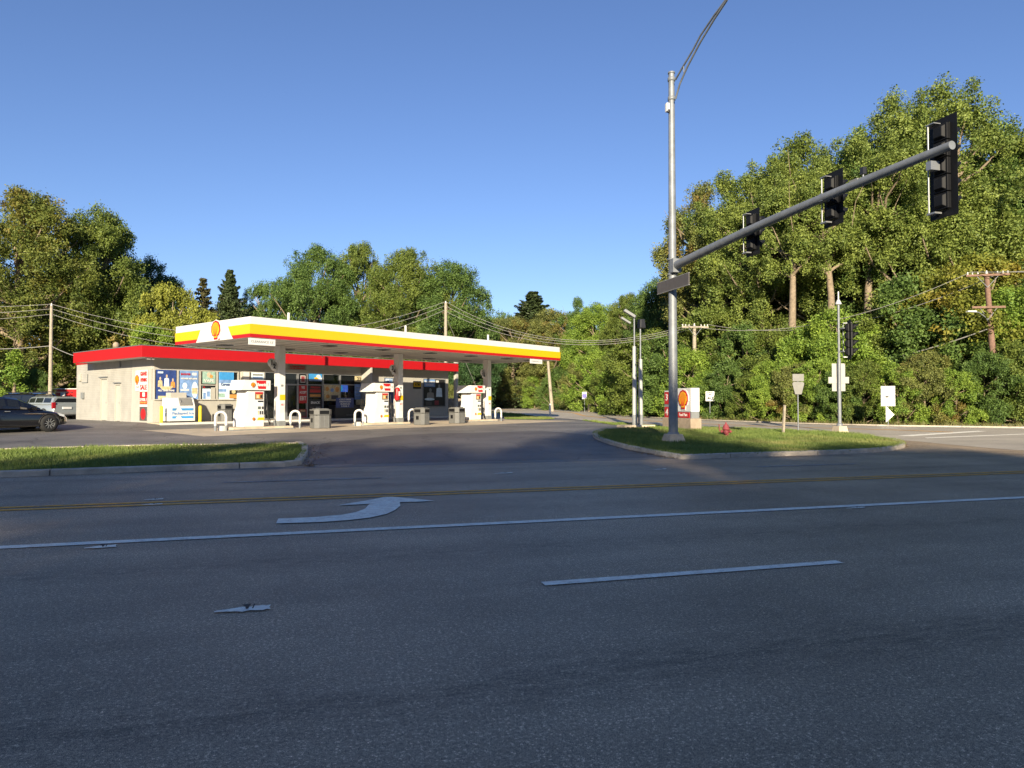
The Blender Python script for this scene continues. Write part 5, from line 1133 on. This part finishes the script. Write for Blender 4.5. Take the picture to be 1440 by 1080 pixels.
proto('tall_b', broad(21, 4.6, 7.5, 14, 110, 80000, .165, 'tall', bare=8), L_cotton)
proto('tall_c', broad(21, 4.0, 12.0, 24, 90, 60000, .165, 'tall', lean=2.4, bare=5), L_cotton)
proto('bush_a', broad(7, 3.4, .25, 15, 110, 66000, .14, 'bush'), L_bright)
proto('bush_b', broad(6, 3.0, .25, 16, 90, 52000, .14, 'bush'), L_olive)
proto('small', broad(9, 3.4, 1.0, 17, 100, 52000, .165, 'oval'), L_bright)
proto('hedge', broad(4.6, 1.25, .1, 18, 60, 16000, .15, 'cone'), L_bright)
proto('spruce', conifer(18, 7.6, 19, .32, 300, 260), L_needle)
proto('pine', conifer(15, 3.8, 20, .34, 110, 130, .6), L_needle2)
GZ = lambda x, y: hgt(x, y) - .03
def plant(key, u, Y, H, label, lm=None, rz=None, wide=1.0, group=None, name='tree', cat='tree', x=None, seed=[100]):
    cm, tm = PROTO[key]; seed[0] += 1; R = random.Random(seed[0])
    base_h = {'maple_a': 20, 'maple_b': 18, 'tall_a': 24, 'tall_b': 21, 'tall_c': 21, 'bush_a': 7, 'bush_b': 6, 'small': 9, 'hedge': 4.6, 'spruce': 18, 'pine': 15}[key]
    if x is None: x = atY(u, 560, Y).x
    s = H/base_h; e = thing(name, label, cat, (x, Y, GZ(x, Y)), R.uniform(0, 6.28) if rz is None else rz, group)
    for nm, me in (('trunk', tm), ('crown', cm)):
        o = bpy.data.objects.new(nm, me); C.objects.link(o); o.parent = e; o.scale = (s*wide, s*wide, s)
        if nm == 'crown' and lm: o.material_slots[0].link = 'OBJECT'; o.material_slots[0].material = lm
    return e
def top(v, Y): return zat(v, Y) - .4
_fe = sorted((720+980*x/y, y) for x, y in FEs if y > 20)
def fe(u): return float(np.interp(u, [a for a, _ in _fe], [b for _, b in _fe]))
# left group behind the store
plant('maple_a', 25, 63, top(262, 63), 'big spreading maple with orange tinged top at the far left', L_autumn, 1.0, 1.0)
plant('maple_a', -95, 64, top(285, 64), 'broad maple cut by the left picture edge', L_maple, 2.2)
plant('maple_b', 125, 68, top(288, 68), 'maple with pointed top just right of the big spreading maple', L_maple, .3, .80)
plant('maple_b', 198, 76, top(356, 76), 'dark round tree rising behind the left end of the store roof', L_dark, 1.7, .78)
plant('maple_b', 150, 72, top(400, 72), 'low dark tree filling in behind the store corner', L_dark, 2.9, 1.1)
plant('small', 238, 60, top(394, 60), 'bright yellow green cone shaped tree left of the canopy emblem', L_yellow, .5, .62)
plant('small', 205, 57, top(450, 57), 'low yellow green tree behind the store roof vent', L_bright, 2.5, .8)
plant('pine', 284, 82, top(386, 82), 'thin brownish pine left of the dark spruce', None, .2, 1.25)
plant('spruce', 322, 84, top(374, 84), 'pointed dark spruce behind the canopy corner', None, 1.1, .95)
plant('small', 285, 74, top(432, 74), 'small yellow tree at the foot of the thin pine', L_yellow, 1.9, .8)
plant('maple_b', 345, 92, top(425, 92), 'low green tree right of the dark spruce', L_green, 2.1, .9)
plant('hedge', 20, 55, 5.2, 'tall narrow evergreen shrub at the far left behind the black car', L_bright, .4, 1.05, name='shrub', cat='shrub')
plant('hedge', -14, 55, 4.8, 'narrow evergreen shrub at the very left picture edge', L_green, 1.4, 1.2, name='shrub', cat='shrub')
plant('bush_a', 50, 57, 4.0, 'bright green bush right of the narrow evergreen', L_green, 2.0, .75, name='shrub', cat='shrub')
plant('bush_a', 88, 66, 5.0, 'bright green bush under the far left utility pole', L_bright, .7, .75, name='shrub', cat='shrub')
plant('bush_b', 125, 70, 5.0, 'dark bush meeting the store side wall', L_dark, 2.6, .9, name='shrub', cat='shrub')
plant('bush_a', 5, 66, 6.5, 'dark understory bush below the big spreading maple', L_dark, 1.1, 1.3, name='shrub', cat='shrub')
plant('bush_a', 75, 72, 7.5, 'tall dark thicket behind the far left utility pole', L_dark, 2.1, 1.3, name='shrub', cat='shrub')
# big maples behind the canopy
plant('maple_b', 385, 88, top(388, 88), 'leftmost lower maple of the group behind the canopy', L_green, .9, .85)
plant('maple_a', 442, 86, top(342, 86), 'tall maple with spiky top behind the first canopy column', L_green, 1.6, .82)
plant('maple_a', 508, 90, top(338, 90), 'tallest spiky crown of the maples behind the canopy', L_maple, 2.8, .74)
plant('maple_a', 575, 86, top(346, 86), 'round topped maple left of the pole behind the canopy', L_maple, 4.0, .86)
plant('maple_b', 632, 88, top(366, 88), 'maple right of the pole rising behind the canopy', L_green, 5.1, .92)
plant('maple_b', 664, 96, top(430, 96), 'dark low crown at the right end of the maple group', L_dark, .4, .75)
plant('bush_a', 655, 72, 5.8, 'dark bush seen between the store end and the third pump', L_dark, 2.2, 1.1, name='shrub', cat='shrub')
plant('bush_b', 632, 63, 2.6, 'small shrub with yellow leaves beside the cream corner post', L_olive, .2, .6, name='shrub', cat='shrub')
# along the cross street, from far to near
plant('maple_b', 704, 150, top(440, 150), 'hazy small tree at the far bend of the cross street', L_green, .3, 1.0)
plant('spruce', 750, 125, top(406, 125), 'broad spruce standing above the trees right of the canopy', None, .8, 1.95)
plant('maple_b', 722, 118, top(442, 118), 'olive round tree left of the broad spruce', L_olive, 1.9, 1.1)
plant('maple_b', 778, 112, top(432, 112), 'olive tree right below the broad spruce', L_olive, 3.0, 1.0)
plant('tall_b', 812, 108, top(420, 108), 'small pointed green tree top above the olive trees', L_green, 2.0, .9)
plant('maple_b', 845, 96, top(424, 96), 'yellow green tree behind the purple sign', L_bright, 4.4, 1.0)
plant('maple_a', 885, 88, top(412, 88), 'yellow green maple behind the two white lamp posts', L_maple, 2.4, .8)
plant('maple_b', 925, 78, top(392, 78), 'green maple left of the mast pole', L_green, 5.0, .82)
ub = [(705, 112, 4.6, 'bush_b', L_olive, 'low brownish bush beyond the right canopy column'), (730, 100, 6.2, 'bush_b', L_olive, 'rust tinged bush left of the leaning pole'), (752, 92, 5.5, 'bush_a', L_bright, 'yellowish bush just left of the leaning pole'),
      (786, 86, 6.0, 'bush_a', L_green, 'green bush right of the leaning pole'), (812, 80, 5.2, 'bush_b', L_olive, 'olive bush behind the purple sign'), (838, 75, 6.4, 'bush_b', L_bright, 'bush with yellow leaves right of the purple sign'),
      (862, 70, 5.6, 'bush_a', L_maple, 'round bush left of the white lamp posts'), (885, 66, 6.4, 'bush_a', L_bright, 'bright bush directly behind the white lamp posts'), (912, 63, 7.4, 'bush_a', L_maple, 'large bush between the lamp posts and the mast pole'),
      (940, 60, 6.6, 'bush_a', L_green, 'bush behind the price sign left of the mast pole'), (968, 58, 5.2, 'bush_b', L_bright, 'low bush behind the scallop emblem sign')]
for u, Y, H, k, lm, lb in ub: plant(k, u, fe(u)+H*.5+1.6, H, lb, lm, None, 1.0, 'bushes along the cross street', 'shrub', 'shrub')
# tall roadside cottonwoods, right
big = [(985, 62, 262, 'tall_b', .95, L_olive, 'grey green thin tree just right of the mast pole'), (1028, 58, 248, 'tall_b', 1.0, L_cotton, 'tall tree behind the signal head nearest the mast'), (1078, 56, 212, 'tall_a', .95, L_cotton, 'tall tree left of the middle signal head'),
       (1122, 58, 196, 'tall_b', 1.0, L_maple, 'tall thin tree with a pale trunk behind the middle of the arm'), (1168, 55, 190, 'tall_a', .95, L_cotton, 'tall cottonwood behind the middle signal head'), (1215, 54, 172, 'tall_a', .9, L_green, 'tall cottonwood between the two outer signal heads'),
       (1275, 52, 116, 'tall_a', .9, L_cotton, 'very tall cottonwood left of the five-lamp head'), (1345, 52, 100, 'tall_a', 1.0, L_cotton, 'tallest cottonwood, its crown above the five-lamp head'), (1408, 54, 160, 'tall_a', .95, L_green, 'tall cottonwood right of the five-lamp head'),
       (1470, 50, 185, 'tall_b', 1.15, L_cotton, 'tall cottonwood cut by the right picture edge'), (1560, 52, 210, 'tall_a', 1.0, L_green, 'tall cottonwood beyond the right picture edge')]
for u, Y, v, k, w, lm, lb in big: plant(k, u, Y, top(v, Y), lb, lm, None, w, 'tall cottonwoods along the cross street')
md = [(1000, 54, 9.0, 'small', L_maple, 'medium tree behind the speed sign'), (1045, 52, 7.0, 'bush_a', L_green, 'dense green thicket left of the route sign'), (1090, 50, 6.8, 'small', L_maple, 'medium tree behind the wooden stake'),
      (1140, 47, 6.6, 'bush_a', L_bright, 'bright green thicket left of the slim signal post'), (1185, 46, 7.4, 'bush_a', L_bright, 'tall bright thicket behind the slim signal post'), (1235, 46, 7.4, 'small', L_maple, 'medium tree above the white square sign'),
      (1285, 44, 9.4, 'bush_a', L_green, 'dense thicket right of the white square sign'), (1330, 44, 10.0, 'bush_a', L_gold, 'thicket with yellowing leaves left of the brown pole'), (1385, 48, 11.5, 'small', L_gold, 'yellowing leafy tree around the brown pole'),
      (1425, 42, 8.6, 'bush_a', L_bright, 'bright green thicket right of the brown pole'), (1480, 42, 9.4, 'bush_a', L_green, 'green thicket at the right picture edge'), (1545, 42, 9.0, 'bush_a', L_bright, 'thicket beyond the right picture edge')]
for u, Y, H, k, lm, lb in md: plant(k, u, max(Y, fe(u)+H*.5+4.5), H, lb, lm, None, 1.0, 'thickets under the cottonwoods', 'shrub' if 'bush' in k else 'tree', 'shrub' if 'bush' in k else 'tree')
lo = [(992, 51, 3.4, 'low bush at the road edge under the speed sign'), (1022, 48, 3.8, 'low bush behind the fire hydrant'), (1058, 46.5, 3.2, 'low bush between hydrant and stake'), (1088, 45.5, 4.0, 'low bush left of the route sign post'), (1118, 44.5, 3.6, 'low bush behind the route sign'),
      (1150, 43.2, 3.9, 'low bush between the route sign and the slim signal post'), (1182, 42.2, 3.2, 'low bush behind the signal post footing'), (1215, 41.5, 3.8, 'low bush left of the white pennant'), (1262, 40.8, 3.4, 'low bush right of the white pennant'), (1300, 40.3, 4.2, 'low bush below the yellowing thicket'),
      (1345, 39.6, 3.0, 'low bush in the dark gap left of the brown pole'), (1385, 39.2, 4.2, 'low bush at the foot of the brown pole'), (1425, 38.6, 4.6, 'low bush at the right picture edge'), (1475, 38.4, 4.0, 'low bush beyond the right picture edge')]
lms = [L_bright, L_green, L_maple, L_bright, L_olive]
for i, (u, Y, H, lb) in enumerate(lo): plant(['bush_b', 'bush_a'][i % 2], u, fe(u)+H*.5+2.4, H, lb, lms[i % 5], None, 1.0, 'low bushes along the road edge', 'shrub', 'shrub')
for u, Y, v, lb in [(1110, 50, 232, 'tall tree with a bare pale trunk left of the slim signal post'), (1166, 50, 222, 'tall tree with a bare pale trunk above the slim signal post'), (1222, 51, 205, 'tall tree with a bare trunk right of the slim signal post')]:
    plant('tall_c', u, Y, top(v, Y), lb, None, None, 1.0, 'tall cottonwoods along the cross street')
# beyond the left picture edge
for i, (x, Y, H) in enumerate([(-62, 62, 17), (-74, 58, 19), (-88, 66, 18), (-104, 60, 20), (-122, 70, 19), (-70, 82, 18), (-96, 88, 20), (-140, 66, 18)]):
    plant(['maple_a', 'maple_b'][i % 2], 0, Y, H, 'green maple beyond the left picture edge', [L_maple, L_green][i % 2], None, 1.1, 'maples beyond the left picture edge', x=x)
# second rank behind, so no bare sky shows low between trunks
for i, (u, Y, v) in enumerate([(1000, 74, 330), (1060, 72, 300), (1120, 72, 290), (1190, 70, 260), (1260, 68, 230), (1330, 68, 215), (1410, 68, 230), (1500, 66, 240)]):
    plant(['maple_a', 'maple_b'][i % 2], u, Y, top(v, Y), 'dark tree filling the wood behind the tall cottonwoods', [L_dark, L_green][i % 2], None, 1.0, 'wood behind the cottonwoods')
for i, (u, Y, v) in enumerate([(690, 180, 490), (735, 160, 478), (775, 145, 470), (825, 128, 462), (870, 118, 445), (915, 105, 425), (960, 95, 400)]):
    plant(['maple_a', 'maple_b'][i % 2], u, Y, top(v, Y), 'hazy tree in the far wood right of the canopy', [L_maple, L_olive][i % 2], None, 1.1, 'far wood right of the canopy')
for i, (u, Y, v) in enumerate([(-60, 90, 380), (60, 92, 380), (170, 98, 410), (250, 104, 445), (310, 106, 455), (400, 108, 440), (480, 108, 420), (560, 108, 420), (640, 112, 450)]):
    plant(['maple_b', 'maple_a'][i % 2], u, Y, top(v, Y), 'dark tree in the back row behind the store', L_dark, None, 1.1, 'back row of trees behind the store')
# the trees behind the viewer whose shade lies over the road
for i, (x, Y, H, w) in enumerate([(-75, -55.8, 24, 1.15), (-60, -54.9, 24.2, 1.15), (-48, -55.4, 23, 1.15), (-38, -54.7, 22, 1.15), (-28, -54.6, 21.4, 1.15), (-18.5, -56.3, 22.4, 1.15), (-10, -56.5, 25.2, 1.15), (0, -54.0, 28.2, 0.65), (7.5, -55.7, 24.9, 1), (15, -55.8, 25.2, 1), (23, -53.5, 26, 1.15), (33, -55.1, 26.4, 1.15), (44, -54.0, 26.6, 1.15), (56, -55.1, 27, 1.15), (70, -54.6, 27, 1.15), (-70, -69.0, 26.6, 1.2), (-55, -67.6, 26.8, 1.2), (-43, -66.9, 25.6, 1.2), (-33, -67.9, 23.4, 1.2), (-23, -67.3, 22.8, 1.2), (-13.5, -67.5, 23.8, 1.2), (-5, -69.3, 27.8, 1.2), (5, -67.2, 28.4, 1), (12.5, -67.7, 27.5, 1), (20, -68.6, 27.8, 1.2), (28, -69.4, 28.6, 1.2), (38, -66.9, 29, 1.2), (49, -68.1, 29.2, 1.2), (61, -67.3, 29.6, 1.2), (75, -66.9, 29.6, 1.2)]):
    plant(['maple_b', 'maple_a'][i % 2], 0, Y, H, 'leafy tree behind the viewer that shades the near lanes', L_green, None, w, 'trees behind the viewer', x=x)
